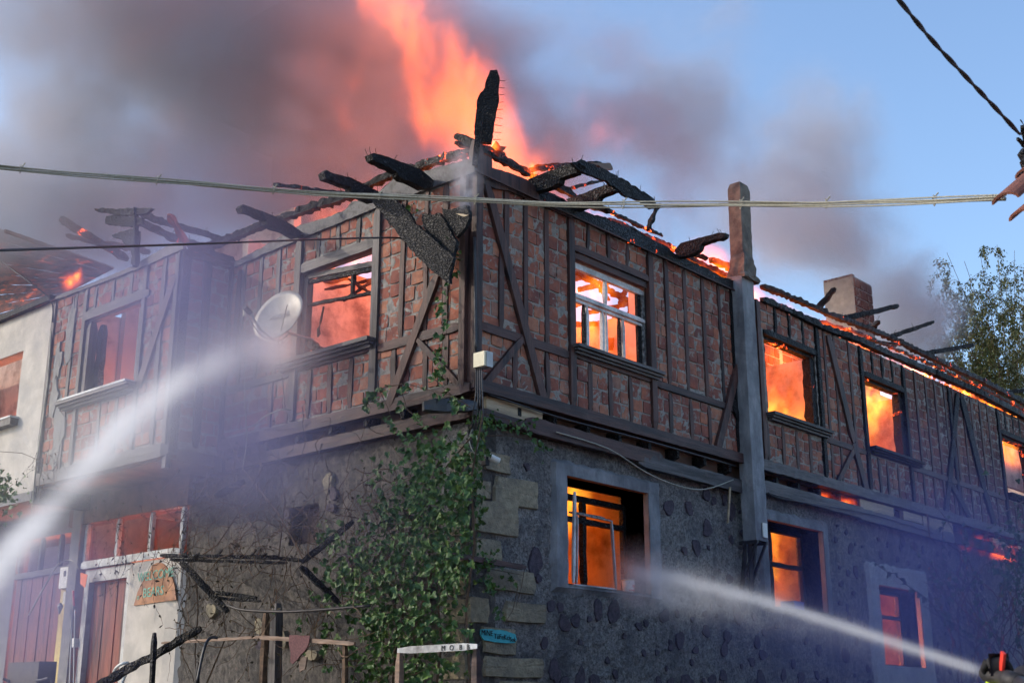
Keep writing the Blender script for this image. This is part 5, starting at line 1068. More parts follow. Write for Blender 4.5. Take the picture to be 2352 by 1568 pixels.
for _ in range(16):
    w = wander(onX(rnd.uniform(70, 150), rnd.uniform(1030, 1080), BX - rnd.uniform(.1, .4)), (0, rnd.gauss(0, .5), -.6), 9, .08, .3, .05); paths.append((w, .004)); sp += [(q, rnd.uniform(.03, .06), (-1, 0, 0)) for q in w[::3]]
foliage(sc2, sp, LD, 40, None); stems(paths, sc2)
rb = thing('roadside_shrub', 'dark leafless shrub in blue smoke at the lower right corner of the house', 'shrub', onY(2250, 1700, -.8)); sp = []; paths = []
for _ in range(46):
    w = wander(onY(rnd.uniform(2190, 2400), rnd.uniform(1380, 1600), -rnd.uniform(.3, 2)), (rnd.gauss(0, .4), rnd.gauss(0, .3), 1), 16, .12, .2, -.03); paths.append((w, .011))
    if rnd.random() < .7: sp += [(q, rnd.uniform(.06, .12), (-.3, -1, .3)) for q in w[6:]]
for pts in (((2130, 1180), (2135, 1230), (2150, 1250)), ((2180, 1250), (2210, 1270), (2200, 1320), (2250, 1380), (2300, 1500), (2330, 1568)), ((2340, 1160), (2330, 1240), (2300, 1290)), ((2370, 1180), (2345, 1260), (2350, 1300)), ((2352, 1150), (2300, 1180), (2240, 1260))): paths.append(([onY(u, v, -.9) for u, v in pts], .018))
for _ in range(240): sp.append((onY(rnd.gauss(2345, 35), rnd.gauss(1270, 60), -rnd.uniform(.3, 1.4)), rnd.uniform(.06, .13), (-.3, -1, .3)))
foliage(rb, sp, LG[:5], 100, None); stems(paths, rb)
# willow-like tree behind the wing
TY = 8.; tb_ = onY(2330, 900, TY); tree = thing('willow_tree', 'thin drooping willow-like tree behind the right end of the burning wing', 'tree', (tb_.x, TY, 1.4)); paths = []
tc = onY(2300, 760, TY); trunk = [Vector((tc.x + 1.2, TY, 1.4)), Vector((tc.x + 1.0, TY, 5)), Vector((tc.x + .6, TY + .1, 8.5)), Vector((tc.x + .2, TY, 11)), Vector((tc.x, TY, 13.5))]
rel(MB().tube(trunk, [.28, .22, .16, .1, .05], 8).build('trunk', MT['stem'], None, True), tree); br = []; lf = MB()
def tpt(u, v): return onY(u, v, TY + rnd.uniform(-1.8, 1.8))
tips = [(2150, 600), (2175, 580), (2215, 600), (2250, 575), (2290, 562), (2330, 575), (2352, 620), (2165, 640), (2200, 660), (2140, 700), (2155, 740), (2190, 720), (2230, 690), (2270, 660), (2310, 640), (2350, 680), (2135, 745), (2180, 800), (2220, 770), (2260, 740), (2300, 720), (2340, 760), (2200, 840), (2240, 820), (2280, 800), (2330, 830), (2380, 700), (2400, 620), (2400, 780), (2250, 870), (2300, 870), (2350, 880)]
for (u, v) in tips:
    t_ = tpt(u, v); r0 = trunk[2].lerp(trunk[4], rnd.random() * .8); md = r0.lerp(t_, .5) + Vector((rnd.gauss(0, .3), 0, .5)); br.append(([r0, md, t_], .016))
    for _ in range(13):
        b0 = md.lerp(t_, rnd.uniform(-.2, 1.05)); w = wander(b0, (rnd.gauss(0, .8), rnd.gauss(0, .6), rnd.gauss(0, .45)), rnd.randint(7, 13), .15, .2, .28); br.append((w, .008))
        for q in w[1:]:
            for _ in range(8):
                p = q + Vector((rnd.gauss(0, .07), rnd.gauss(0, .07), rnd.gauss(-.03, .07))); R_ = leaf_rot((0, 0, 1), 1.2, 1.3); s = rnd.uniform(.09, .17)
                lf.add([p + R_ @ (Vector(c) * s) for c in ((0, 0, 0), (.24, .45, .03), (0, 1, -.05), (-.24, .45, .03))], [(0, 1, 2, 3)])
stems(br, tree, name='branches')
me = bpy.data.meshes.new('foliage'); me.from_pydata(lf.v, [], lf.f); me.materials.append(MT['leaf_willow']); o = bpy.data.objects.new('foliage', me); C.objects.link(o); o['kind'] = 'stuff'; rel(o, tree)
# ================================================================== THE FIREFIGHTER AND THE NOZZLE
N0 = atd(2266, 1545, 6.3); tgt = onY(1445, 1312, .1); dr_ = (tgt - N0).normalized(); sd_ = dr_.cross(Vector((0, 0, 1))).normalized(); un_ = sd_.cross(dr_)
nz_ = thing('hose_nozzle', 'black fire hose nozzle with red handles held by the gloved hand', 'nozzle', N0)
rel(MB().tube([N0, N0 - dr_ * .03, N0 - dr_ * .10, N0 - dr_ * .12, N0 - dr_ * .2, N0 - dr_ * .22, N0 - dr_ * .34], [.036, .042, .042, .032, .032, .040, .036], 16).build('barrel', MT['black_metal'], None, True), nz_)
rel(MB().timber(N0 - dr_ * .16 + un_ * .03, N0 - dr_ * .19 + un_ * .11 - sd_ * .0, .012, .03).build('bail_handle', MT['red_metal']), nz_); rel(MB().tube([N0 - dr_ * .20 - un_ * .02, N0 - dr_ * .25 - un_ * .15], .02, 8).build('pistol_grip', MT['red_metal'], None, True), nz_)
hs = [N0 - dr_ * .34, N0 - dr_ * .6 - un_ * .05, N0 - dr_ * .95 - un_ * .35, N0 - dr_ * 1.2 - un_ * .9]; hs.append(Vector((hs[-1].x, hs[-1].y, gz(hs[-1].x, hs[-1].y) + .04))); hs.append(hs[-1] - Vector((dr_.x, dr_.y, 0)) * 2)
tag(origin(MB().tube(hs, .032, 10).build('fire_hose', MT['cable_black'], None, True), hs[-1]), 'black fire hose trailing from the nozzle at the right edge', 'hose')
def skin(name, mt, V_, E_, R_, par, lv=2):
    me = bpy.data.meshes.new(name); me.from_pydata([tuple(v) for v in V_], E_, []); o = bpy.data.objects.new(name, me); C.objects.link(o)
    m = o.modifiers.new('s', 'SKIN'); sv = me.skin_vertices[0].data
    for i, r in enumerate(R_): sv[i].radius = (r, r) if not isinstance(r, tuple) else r
    sv[0].use_root = True; s2 = o.modifiers.new('u', 'SUBSURF'); s2.levels = s2.render_levels = lv
    dg = bpy.context.evaluated_depsgraph_get(); m2 = bpy.data.meshes.new_from_object(o.evaluated_get(dg)); bpy.data.objects.remove(o); m2.materials.clear(); m2.materials.append(MT[mt]); m2.polygons.foreach_set('use_smooth', [True] * len(m2.polygons)); o = bpy.data.objects.new(name, m2); C.objects.link(o)
    if par: rel(o, par)
    return o
SH = atd(2428, 1566, 6.45); HD = atd(2441, 1466, 6.42); g0 = gz(SH.x, SH.y); fwd = Vector((dr_.x, dr_.y, 0)).normalized(); lat = Vector((fwd.y, -fwd.x, 0))
per = thing('person', 'firefighter in dark coat with bright yellow cuff stripes aiming the hose at the right edge', 'person', (SH.x, SH.y, g0))
pel = Vector((SH.x, SH.y, g0 + (SH.z - g0) * .62)) - fwd * .12; nk = SH + Vector((0, 0, .08)); hand = N0 - dr_ * .13 + un_ * .045; hand2 = N0 - dr_ * .25 - un_ * .13
lsh, rsh = SH - lat * .2, SH + lat * .2; le = lsh.lerp(hand, .5) - Vector((0, 0, .11)) - lat * .03; re = rsh.lerp(hand2, .5) - Vector((0, 0, .15)) + lat * .08
wl, wr = hand - (hand - le).normalized() * .07, hand2 - (hand2 - re).normalized() * .07
lh, rh = pel - lat * .1, pel + lat * .1; lf_, rf_ = Vector((lh.x, lh.y, g0 + .07)) + fwd * .28 - lat * .08, Vector((rh.x, rh.y, g0 + .07)) - fwd * .2 + lat * .08
V_ = [pel, pel.lerp(SH, .5), SH, nk, lsh, le, wl, rsh, re, wr, lh, lh.lerp(lf_, .5) + fwd * .06, lf_, lf_ + fwd * .16, rh, rh.lerp(rf_, .5) + fwd * .05, rf_, rf_ + fwd * .16]
E_ = [(0, 1), (1, 2), (2, 3), (2, 4), (4, 5), (5, 6), (2, 7), (7, 8), (8, 9), (0, 10), (10, 11), (11, 12), (12, 13), (0, 14), (14, 15), (15, 16), (16, 17)]
skin('body', 'coat', V_, E_, [.17, .17, .16, .075, .09, .068, .05, .09, .068, .05, .11, .085, .07, .05, .11, .085, .07, .05], per)
hv = HD + Vector((0, 0, 0)); skin('head', 'skin', [hv, hv + Vector((0, 0, .06)), nk, hv + fwd * .05 - Vector((0, 0, .05)), hv + fwd * .115 - Vector((0, 0, .01))], [(0, 1), (0, 2), (0, 3), (0, 4)], [.092, .085, .06, .06, .016], per)
for s_e in (-1, 1): rel(MB().tube([hv + fwd * .088 + lat * (.032 * s_e) + Vector((0, 0, .015)), hv + fwd * .098 + lat * (.034 * s_e) + Vector((0, 0, .015))], .012, 8).build('eye', MT['ink']), per)
mb = MB(); n = 20
for j, (h, r) in enumerate(((.0, .155), (.012, .15), (.015, .118), (.06, .118), (.10, .095), (.125, .05), (.13, .005))):
    for i in range(n): th = 2 * PI * i / n; mb.v.append(tuple(hv + Vector((0, 0, .04 + h)) + fwd * (math.cos(th) * r * 1.12 + (.01 if j < 2 else 0)) + lat * (math.sin(th) * r)))
mb.f = [(j * n + i, j * n + (i + 1) % n, (j + 1) * n + (i + 1) % n, (j + 1) * n + i) for j in range(6) for i in range(n)]; rel(mb.build('helmet', MT['helmet'], None, True), per)
rel(MB().tube([hv + fwd * .07 - Vector((0, 0, .06)), hv + fwd * .13 - Vector((0, 0, .065))], [.05, .035], 12).build('breathing_mask', MT['glove'], None, True), per)
def glove(H, ax, over, wrist, side):
    """hand closed round the tube of direction ax; over = side of the tube the palm lies on"""
    ov = over.normalized(); a = ax.normalized(); c = a.cross(ov).normalized() * side; palm = H + ov * .012; V2 = [wrist, palm - a * .02, palm + a * .01]; E2 = [(0, 1), (1, 2)]; R2 = [.04, .045, .042]
    for k in range(4):
        b = palm + a * (.038 - k * .024); i0 = len(V2); ln = (1, 1.08, 1., .82)[k]
        V2 += [b + c * .028 * ln + ov * .01, b + c * .052 * ln - ov * .02, b + c * .040 * ln - ov * .055 * ln, b + c * .012 - ov * .072 * ln]; E2 += [(2 if k < 2 else 1, i0), (i0, i0 + 1), (i0 + 1, i0 + 2), (i0 + 2, i0 + 3)]; R2 += [.015, .0135, .0125, .0105]
    i0 = len(V2); V2 += [palm + a * .02 - c * .035, palm + a * .045 - c * .05 - ov * .025, palm + a * .055 - c * .038 - ov * .052]; E2 += [(1, i0), (i0, i0 + 1), (i0 + 1, i0 + 2)]; R2 += [.018, .016, .012]
    return skin('glove', 'glove', V2, E2, R2, per, 2)
glove(hand, dr_, un_, wl, 1); glove(hand2, un_, -dr_, wr, -1)
for k, (m, w) in enumerate((('hi_vis', .02), ('silver_tape', .02), ('hi_vis', .02))):
    d = (le - wl).normalized(); a = wl + d * (.01 + k * .021); rel(MB().tube([a, a + d * w], [.062, .064], 14).build('cuff_stripe', MT[m]), per); d = (re - wr).normalized(); a = wr + d * (.03 + k * .021); rel(MB().tube([a, a + d * w], [.062, .064], 14).build('cuff_stripe', MT[m]), per)
# ================================================================== FIRE, SMOKE AND WATER (voxel volumes)
def noise3(shape, cell, seed, octv=4, gain=.5):
    rng = np.random.RandomState(seed); out = np.zeros(shape, np.float32); amp = 1; tot = 0; cell = np.array([cell] * 3 if np.isscalar(cell) else cell, float)
    for o in range(octv):
        g = rng.rand(*[max(2, int(s / c)) + 4 for s, c in zip(shape, cell)]).astype(np.float32)
        for ax in range(3):
            t = np.arange(shape[ax]) / cell[ax] + rng.rand(); i = t.astype(int); f = t - i; f = f * f * (3 - 2 * f); sh = [1, 1, 1]; sh[ax] = -1; f = f.reshape(sh).astype(np.float32)
            g = np.take(g, i, ax) * (1 - f) + np.take(g, i + 1, ax) * f
        out += amp * g; tot += amp; amp *= gain; cell = np.maximum(cell / 2, 1.01)
    return out / tot
def warped(n_, amt, seed, cell):
    """drags a field about by two coarse noise fields so that it curls"""
    out = n_; 
    for ax in range(3):
        d = ((noise3(n_.shape, cell, seed + ax, 2) - .5) * amt * 2).astype(int); idx = np.indices(n_.shape, dtype=np.int32, sparse=True)
        ii = [i for i in idx]; ii[ax] = np.clip(ii[ax] + d, 0, n_.shape[ax] - 1); out = out[ii[0], ii[1], ii[2]]
    return out
def vol_mat(name, kind, col=(.6, .6, .62), aniso=.2, ramp=None, k=1., dens=1.):
    m, t, out = mat(name); g = NT(t); vi = g.n('ShaderNodeVolumeInfo').outputs['Density']
    if kind == 'smoke':
        p = g.n('ShaderNodeVolumePrincipled'); p.inputs['Color'].default_value = tuple(col) + (1,); p.inputs['Anisotropy'].default_value = aniso; p.inputs['Density'].default_value = dens; g.link(p.outputs[0], out.inputs['Volume'])
    else:
        e = g.n('ShaderNodeEmission'); g.link(g.ramp(vi, ramp), e.inputs[0]); g.link(g.math('MULTIPLY', vi, k), e.inputs[1]); g.link(e.outputs[0], out.inputs['Volume'])
    MT[name] = m; return m
def vol(name, mn_, mx_, vox, fn, mt, label, rot=None, cat='smoke', org=(0, 0, 0)):
    mn_, mx_ = np.array(mn_, float), np.array(mx_, float); n = np.maximum(((mx_ - mn_) / np.array(vox)).astype(int), 4)
    X_, Y_, Z_ = np.meshgrid(*[np.linspace(mn_[i], mx_[i], n[i], dtype=np.float32) for i in range(3)], indexing='ij')
    if rot is not None:
        r = np.array(rot); wx, wy, wz = (r[i, 0] * X_ + r[i, 1] * Y_ + r[i, 2] * Z_ + org[i] for i in range(3))
    else: wx, wy, wz = X_, Y_, Z_
    d = np.maximum(fn(wx, wy, wz, X_, Y_, Z_), 0).astype(np.float32)
    for ax in range(3):                         # fade to nothing at the faces of the box
        s = [1, 1, 1]; s[ax] = n[ax]; e = np.minimum(np.arange(n[ax]), np.arange(n[ax])[::-1]) / 4.; d *= np.clip(e, 0, 1).reshape(s)
    d[d < .002] = 0
    me = bpy.data.meshes.new(name); me.vertices.add(d.size); me.attributes.new('d', 'FLOAT', 'POINT').data.foreach_set('value', d.ravel()); me.materials.append(MT[mt])
    ob = bpy.data.objects.new(name, me); C.objects.link(ob); ob['kind'] = 'stuff'; ob['label'] = label
    if rot is not None: ob.matrix_world = Matrix.Translation(org) @ Matrix([list(r_) for r_ in rot]).to_4x4()
    g = bpy.data.node_groups.new(name, 'GeometryNodeTree'); g.interface.new_socket('Geometry', in_out='INPUT', socket_type='NodeSocketGeometry'); g.interface.new_socket('Geometry', in_out='OUTPUT', socket_type='NodeSocketGeometry')
    nn = g.nodes.new; L = g.links.new; gi, go, vc, si, na, sm = (nn(k) for k in ('NodeGroupInput', 'NodeGroupOutput', 'GeometryNodeVolumeCube', 'GeometryNodeSampleIndex', 'GeometryNodeInputNamedAttribute', 'GeometryNodeSetMaterial'))
    na.data_type = 'FLOAT'; na.inputs[0].default_value = 'd'; si.data_type = 'FLOAT'; si.domain = 'POINT'; si.clamp = True
    def vm(op, a, b=None):
        m = nn('ShaderNodeVectorMath'); m.operation = op; L(a, m.inputs[0])
        if b is not None: m.inputs[1].default_value = tuple(float(x) for x in b)
        return m.outputs
    o = vm('SUBTRACT', nn('GeometryNodeInputPosition').outputs[0], mn_)[0]; o = vm('MULTIPLY', o, (n - 1) / (mx_ - mn_))[0]; o = vm('ADD', o, (.5, .5, .5))[0]; o = vm('FLOOR', o)[0]; o = vm('MAXIMUM', o, (0, 0, 0))[0]; o = vm('MINIMUM', o, n - 1)[0]
    o = vm('DOT_PRODUCT', o, (n[1] * n[2], n[2], 1))[1]; ad = nn('ShaderNodeMath'); ad.operation = 'ADD'; L(o, ad.inputs[0]); ad.inputs[1].default_value = .5
    L(ad.outputs[0], si.inputs['Index']); L(gi.outputs[0], si.inputs['Geometry']); L(na.outputs[0], si.inputs['Value']); L(si.outputs[0], vc.inputs['Density']); vc.inputs['Min'].default_value = mn_; vc.inputs['Max'].default_value = mx_
    for k, i in zip('XYZ', range(3)): vc.inputs['Resolution ' + k].default_value = int(n[i])
    L(vc.outputs[0], sm.inputs[0]); sm.inputs['Material'].default_value = MT[mt]; L(sm.outputs[0], go.inputs[0]); md = ob.modifiers.new('volume', 'NODES'); md.node_group = g
    return ob
def blob(X_, Y_, Z_, u, v, d, ru, rv, rd, amp):
    c = atd(u, v, d); D = pix(c)[2]; h = Vector((FW.x, FW.y, 0)).normalized(); dx, dy, dz = X_ - c.x, Y_ - c.y, Z_ - c.z
    a = (dx * RT.x + dy * RT.y) / (ru * D / FPX); b = dz / (rv * D / FPX); e = (dx * h.x + dy * h.y) / rd
    return amp * np.exp(-(a * a + b * b + e * e))
def capsule(X_, Y_, Z_, pts, rad):
    """distance from a bent line over its local radius, and the position along it"""
    best = np.full(X_.shape, 1e9, np.float32); along = np.zeros(X_.shape, np.float32); n = len(pts) - 1
    for i in range(n):
        a, b = pts[i], pts[i + 1]; ab = b - a; L2 = ab.length_squared; t = np.clip(((X_ - a.x) * ab.x + (Y_ - a.y) * ab.y + (Z_ - a.z) * ab.z) / L2, 0, 1)
        r = rad[i] + (rad[i + 1] - rad[i]) * t; q = np.sqrt((X_ - a.x - ab.x * t) ** 2 + (Y_ - a.y - ab.y * t) ** 2 + (Z_ - a.z - ab.z * t) ** 2) / r
        m = q < best; best = np.where(m, q, best); along = np.where(m, (i + t) / n, along)
    return best, along
vol_mat('smoke_grey', 'smoke', (.60, .61, .67), .1); vol_mat('smoke_haze', 'smoke', (.37, .38, .62), .15); vol_mat('smoke_blue', 'smoke', (.22, .25, .62), .2); vol_mat('smoke_pale', 'smoke', (.78, .78, .84), .3); vol_mat('water_spray', 'smoke', (.97, .98, 1.), .35)
RAMP = [(0., (1, .075, .003)), (.4, (1, .13, .006)), (.75, (1, .24, .012)), (1., (1, .40, .035))]
vol_mat('flame', 'fire', ramp=RAMP, k=1.0); vol_mat('flame_soft', 'fire', ramp=[(0., (1, .10, .03)), (.5, (1, .12, .014)), (1., (1, .15, .012))], k=.68); vol_mat('flame_small', 'fire', ramp=RAMP, k=9.)
# the big plume over the roof
def f_plume(X_, Y_, Z_, *_):
    b = lambda *a: blob(X_, Y_, Z_, *a)
    n = warped(noise3(X_.shape, (15, 13, 12), 5, 6, .6), 9, 40, 13); n2 = noise3(X_.shape, 32, 9, 3)
    g = b(430, 170, 22, 330, 250, 2.3, 1.0) + b(760, 120, 22, 260, 240, 2.2, 1.0) + b(700, 360, 22, 260, 120, 1.8, .5) + b(330, 480, 22.5, 380, 130, 1.6, .62) + b(650, 500, 22.5, 260, 90, 1.6, .5) + b(60, 330, 22, 200, 260, 1.8, .34) + b(60, 500, 22.5, 200, 120, 1.6, .5) + b(1010, 200, 22.6, 170, 260, 1.2, .9) + b(120, 30, 21, 260, 160, 2.5, .5)
    g += b(1120, 200, 22, 190, 240, 2., .36) + b(1440, 290, 22.5, 170, 100, 1.6, .52) + b(1330, 120, 23, 240, 170, 2.2, .24) + b(1560, 430, 23, 150, 110, 2., .34) + b(1300, 400, 22, 160, 80, 2., .30) + b(880, 20, 22, 300, 160, 2.6, .55)
    g += b(1600, 200, 24.5, 120, 200, 2., .34) + b(1720, 520, 26, 150, 110, 2.2, .42) + b(1900, 320, 28, 120, 100, 2.4, .58) + b(1860, 460, 28, 140, 130, 2.4, .52) + b(1960, 560, 30, 95, 100, 2.2, .75) + b(2050, 690, 32, 80, 60, 2., 1.15) + b(2115, 760, 33.5, 55, 45, 1.8, 2.2)
    g = g / (1 + .35 * g); bl = 1 - np.abs(warped(noise3(X_.shape, (7, 7, 6), 15, 3, .5), 5, 47, 8) - .5) * 5; e = g + (n - .5) * 2.1 + (n2 - .5) * .7 - (bl - .4) * .22; t = np.clip((e - .16) / .62, 0, 1); t = t * t * (3 - 2 * t)
    return (t * (.55 + 1.5 * np.clip(n - .36, 0, 1)) * 1.12 + .07) * np.clip(g * 4, 0, 1) * (.55 + .6 * g)
vol('smoke_plume', (-7, .6, 8.2), (27, 13, 20), .16, f_plume, 'smoke_grey', 'billowing grey and mauve smoke rising over the burning roof')
def f_flame(X_, Y_, Z_, *_):
    sh = X_.shape; q, al = capsule(X_, Y_, Z_, [atd(1130, 420, 17.6), atd(1090, 330, 17.7), atd(1055, 250, 17.9), atd(1020, 160, 18.1), atd(965, 80, 18.3), atd(910, 10, 18.5), atd(880, -60, 18.7)], [.80, .78, .68, .62, .60, .62, .62])
    q2, _a = capsule(X_, Y_, Z_, [atd(1168, 400, 17.6), atd(1172, 320, 17.7), atd(1160, 255, 17.8)], [.26, .22, .1]); q3, _b = capsule(X_, Y_, Z_, [atd(960, 400, 19.6), atd(1030, 350, 19.2)], [.4, .5])
    n = warped(noise3(sh, (6, 6, 15), 21, 5, .62), 6, 60, (8, 8, 13))
    g = np.exp(-q ** 2 * 1.1) * (.85 + .25 * al) + .9 * np.exp(-q2 ** 2) + .22 * np.exp(-q3 ** 2)
    for a in ((1375, 285, 21, 45, 40, .6, .35), (1470, 320, 21.4, 60, 34, .6, .30), (760, 180, 20.6, 90, 40, .8, .30), (800, 300, 20.3, 60, 60, .8, .18), (1330, 250, 21, 24, 30, .5, .25), (850, 90, 20.4, 60, 50, .6, .25)): g = g + blob(X_, Y_, Z_, *a)
    e = g + (n - .5) * 3.0; return np.clip((e - .54) * 3.2, 0, 1.15) * np.clip(g * 3, 0, 1) + .07 * g
vol('roof_flames', (-1, .4, 8.2), (8, 9, 17), .085, f_flame, 'flame_soft', 'tall orange flames shooting up behind the corner of the roof')
def flamebox(name, a, b, vox, fn, label, mt='flame', seed=3, thr=.45, gain=6., cell=None):
    c = cell or .15 / vox
    def f(X_, Y_, Z_, *_): return np.clip((warped(noise3(X_.shape, (c, c, c * 2.1), seed, 5, .62), c * .5, seed + 50, c) - thr) * gain, 0, 1.6) * fn(X_, Y_, Z_)
    return vol(name, a, b, vox, f, mt, label)
ss_ = lambda t: np.clip(t, 0, 1) ** 2 * (3 - 2 * np.clip(t, 0, 1))
flamebox('window_fire', (2.3, .5, 5.55), (6.0, 1.9, 8.2), .045, lambda X_, Y_, Z_: .6 * ss_((X_ - 2.9 - (Z_ - 6.5) * .35) * 1.3) * (.3 + ss_((7.5 - Z_))), 'fire behind the white-framed upper window', seed=11, thr=.45, gain=9)
flamebox('window_fire', (6.5, .3, 5.55), (9.7, 1.9, 8.3), .045, lambda X_, Y_, Z_: .35 + .85 * ss_((7.6 - Z_) * .8), 'bright fire filling the upper window next to the concrete stack', seed=12, thr=.46, gain=9)
flamebox('window_fire', (10.5, .3, 5.55), (13.9, 1.9, 8.3), .05, lambda X_, Y_, Z_: .10 + .75 * ss_((7.1 - Z_) * 1.2) + 1.6 * np.exp(-((X_ - 12.0) / .28) ** 2) * ss_(Z_ - 6.6) + ss_((Z_ - 7.6) * 3), 'fire licking up a post in the second upper window of the wing', seed=13, thr=.49, gain=10)
flamebox('window_fire', (17.0, .3, 7.2), (20.5, 1.2, 8.4), .06, lambda X_, Y_, Z_: ss_((Z_ - 7.45) * 3), 'flames under the lintel of the window at the right edge', seed=14, thr=.42)
flamebox('window_fire', (1.9, .75, 3.2), (4.6, 2.4, 5.2), .04, lambda X_, Y_, Z_: (.25 + ss_((Z_ - 3.9) * 1.3)) * ss_((4.0 - X_) * 1.2), 'orange fire inside the deep lower window with the open casement', seed=15, thr=.44, gain=8)
flamebox('window_fire', (6.9, .65, 3.2), (9.7, 2.2, 5.2), .04, lambda X_, Y_, Z_: 1.1 * ss_((8.9 - X_ + (Z_ - 4) * .35) * 1.3), 'fierce yellow fire in the lower window right of the concrete stack', seed=16, thr=.47, gain=11)
flamebox('window_fire', (10.7, .7, 2.5), (13.2, 2.2, 4.4), .05, lambda X_, Y_, Z_: 1.3 * ss_((12.6 - X_) * 1.2), 'glow of fire in the small lower window at the right', seed=17, thr=.43, gain=7)
flamebox('window_fire', (.8, 2.8, 8.1), (5.8, 5.0, 9.7), .07, lambda X_, Y_, Z_: .85 * ss_((Z_ - 8.15) * 3), 'flames seen high inside the left upper window', seed=18, thr=.47, gain=6)
flamebox('window_fire', (2.4, 1.6, 7.5), (6.0, 4.6, 9.5), .07, lambda X_, Y_, Z_: .8 * ss_((Z_ - 7.5) * 2), 'orange flames over the room behind the white-framed window', seed=41, thr=.47, gain=7)
flamebox('eave_fire', (6.8, .05, 8.36), (19.5, .95, 8.86), .05, lambda X_, Y_, Z_: .9 * ss_((8.85 - Z_) * 4), 'line of small flames between the charred beams of the wing', 'flame_small', 19, .52, 7, 5)
flamebox('eave_fire', (.5, .02, 8.4), (6.3, .6, 9.0), .04, lambda X_, Y_, Z_: .9 * ss_((9.0 - Z_ - np.where(X_ < 1.2, 0., .22)) * 4), 'small flames running along the right eave of the main block', 'flame_small', 20, .53, 7, 6)
flamebox('eave_fire', (5.2, .1, 8.3), (6.5, .9, 9.3), .04, lambda X_, Y_, Z_: 1.2 * ss_((X_ - 5.3) * 2) * ss_((9.3 - Z_) * 1.4), 'flames beside the neck of the concrete stack', 'flame_small', 23, .47, 7, 7)
flamebox('gap_fire', (8.6, -.04, 5.26), (10.2, .3, 5.46), .03, lambda X_, Y_, Z_: 1 + 0 * X_, 'embers glowing in the gap over the lower storey beside the stack', 'flame_small', 26, .53, 9, 5)
flamebox('gap_fire', (14.0, -.08, 4.95), (19.5, .25, 5.42), .045, lambda X_, Y_, Z_: ss_((X_ - 14.2) * .8), 'flames in the overhang gap at the right end', 'flame_small', 27, .51, 8, 6)
p0_, p1_ = X(168, 645, BX - .05), X(190, 605, BX + .1)
def f_lick(pts, rad, seed):
    def f(X_, Y_, Z_, *_):
        q, al = capsule(X_, Y_, Z_, pts, rad); return np.exp(-q ** 2 * 1.2) * np.clip((warped(noise3(X_.shape, (5, 5, 9), seed, 4, .6), 4, seed + 9, 7) - .32) * 4, 0, 1.6)
    return f
def lick(pts, rad, seed, label, mt='flame_small'):
    m = .25; lo = [min(p[i] for p in pts) - m for i in range(3)]; hi = [max(p[i] for p in pts) + m for i in range(3)]
    vol('flame_tongue', lo, hi, .022, f_lick(pts, rad, seed), mt, label, cat='flame')
lick([X(160, 650, BX), X(172, 640, BX), X(180, 628, BX), X(186, 614, BX)], [.1, .09, .05, .02], 31, 'single tongue of flame on the neighbouring roof at the left')
lick([onY(1222, 410, .2), onY(1216, 392, .2), onY(1222, 378, .2)], [.1, .08, .03], 32, 'small flame where two charred beams cross on the right eave')
lick([onY(1128, 345, .3), onY(1137, 335, .3), onY(1134, 325, .3)], [.08, .06, .03], 33, 'small yellow flame at the foot of the upright charred board')
# smoke and steam in front of the walls
def f_left(X_, Y_, Z_, *_):
    b = lambda *a: blob(X_, Y_, Z_, *a); n = warped(noise3(X_.shape, 10, 71, 4, .5), 5, 80, 10)
    g = b(470, 720, 15.5, 210, 230, 1.3, .42) + b(230, 660, 15.5, 240, 130, 1.4, .10) + b(560, 950, 15, 200, 150, 1.2, .38) + b(600, 560, 15.5, 180, 70, 1., .10) + b(480, 1100, 14.5, 240, 90, 1.4, .18) + b(90, 1330, 13, 130, 130, 1.2, .36) + b(60, 1450, 12.5, 120, 150, 1.2, .3) + b(900, 1200, 13.8, 260, 160, 1., .035)
    return g * np.clip(.45 + (n - .4) * 3.2, .1, 2)
vol('wall_smoke', (-6, -1, 1.3), (-.0, 12, 9.6), .14, f_left, 'smoke_haze', 'thin lilac smoke and steam drifting before the left walls')
def f_right(X_, Y_, Z_, *_):
    b = lambda *a: blob(X_, Y_, Z_, *a); n = warped(noise3(X_.shape, 12, 91, 4, .5), 6, 95, 11)
    g = b(2250, 1480, 17, 300, 260, 2.2, .22) + b(2200, 1230, 19, 230, 110, 2., .16) + b(1850, 1450, 15, 260, 110, 1.4, .17) + b(1620, 1400, 14, 160, 60, 1., .14) + b(2080, 1020, 20, 110, 60, 1., .10) + b(1480, 1300, 13.8, 70, 50, .7, .2) + b(1300, 1450, 13.2, 220, 150, .9, .07)
    return g * np.clip(.55 + (n - .4) * 2.6, .15, 2)
vol('street_smoke', (1.5, -5, 1.2), (20, -.06, 7.2), .2, f_right, 'smoke_blue', 'blue smoke hanging low before the right walls')
def f_corner(X_, Y_, Z_, *_):
    n = warped(noise3(X_.shape, (7, 7, 10), 101, 5, .6), 5, 105, 8); q, al = capsule(X_, Y_, Z_, [X(1082, 372, -.25), X(1060, 395, -.3), X(1075, 425, -.3), X(1068, 468, -.3)], [.09, .2, .12, .08]); q2, _a = capsule(X_, Y_, Z_, [X(1030, 400, -.3), X(1050, 430, -.3), X(1000, 440, -.4)], [.12, .1, .12])
    return (np.exp(-q ** 2) * 5 + np.exp(-q2 ** 2) * 2.2) * np.clip((n - .42) * 6, 0, 2)
vol('corner_steam', (-1.1, -.6, 7.6), (-.02, 1.7, 9.1), .03, f_corner, 'smoke_pale', 'curl of white smoke at the top of the corner post')
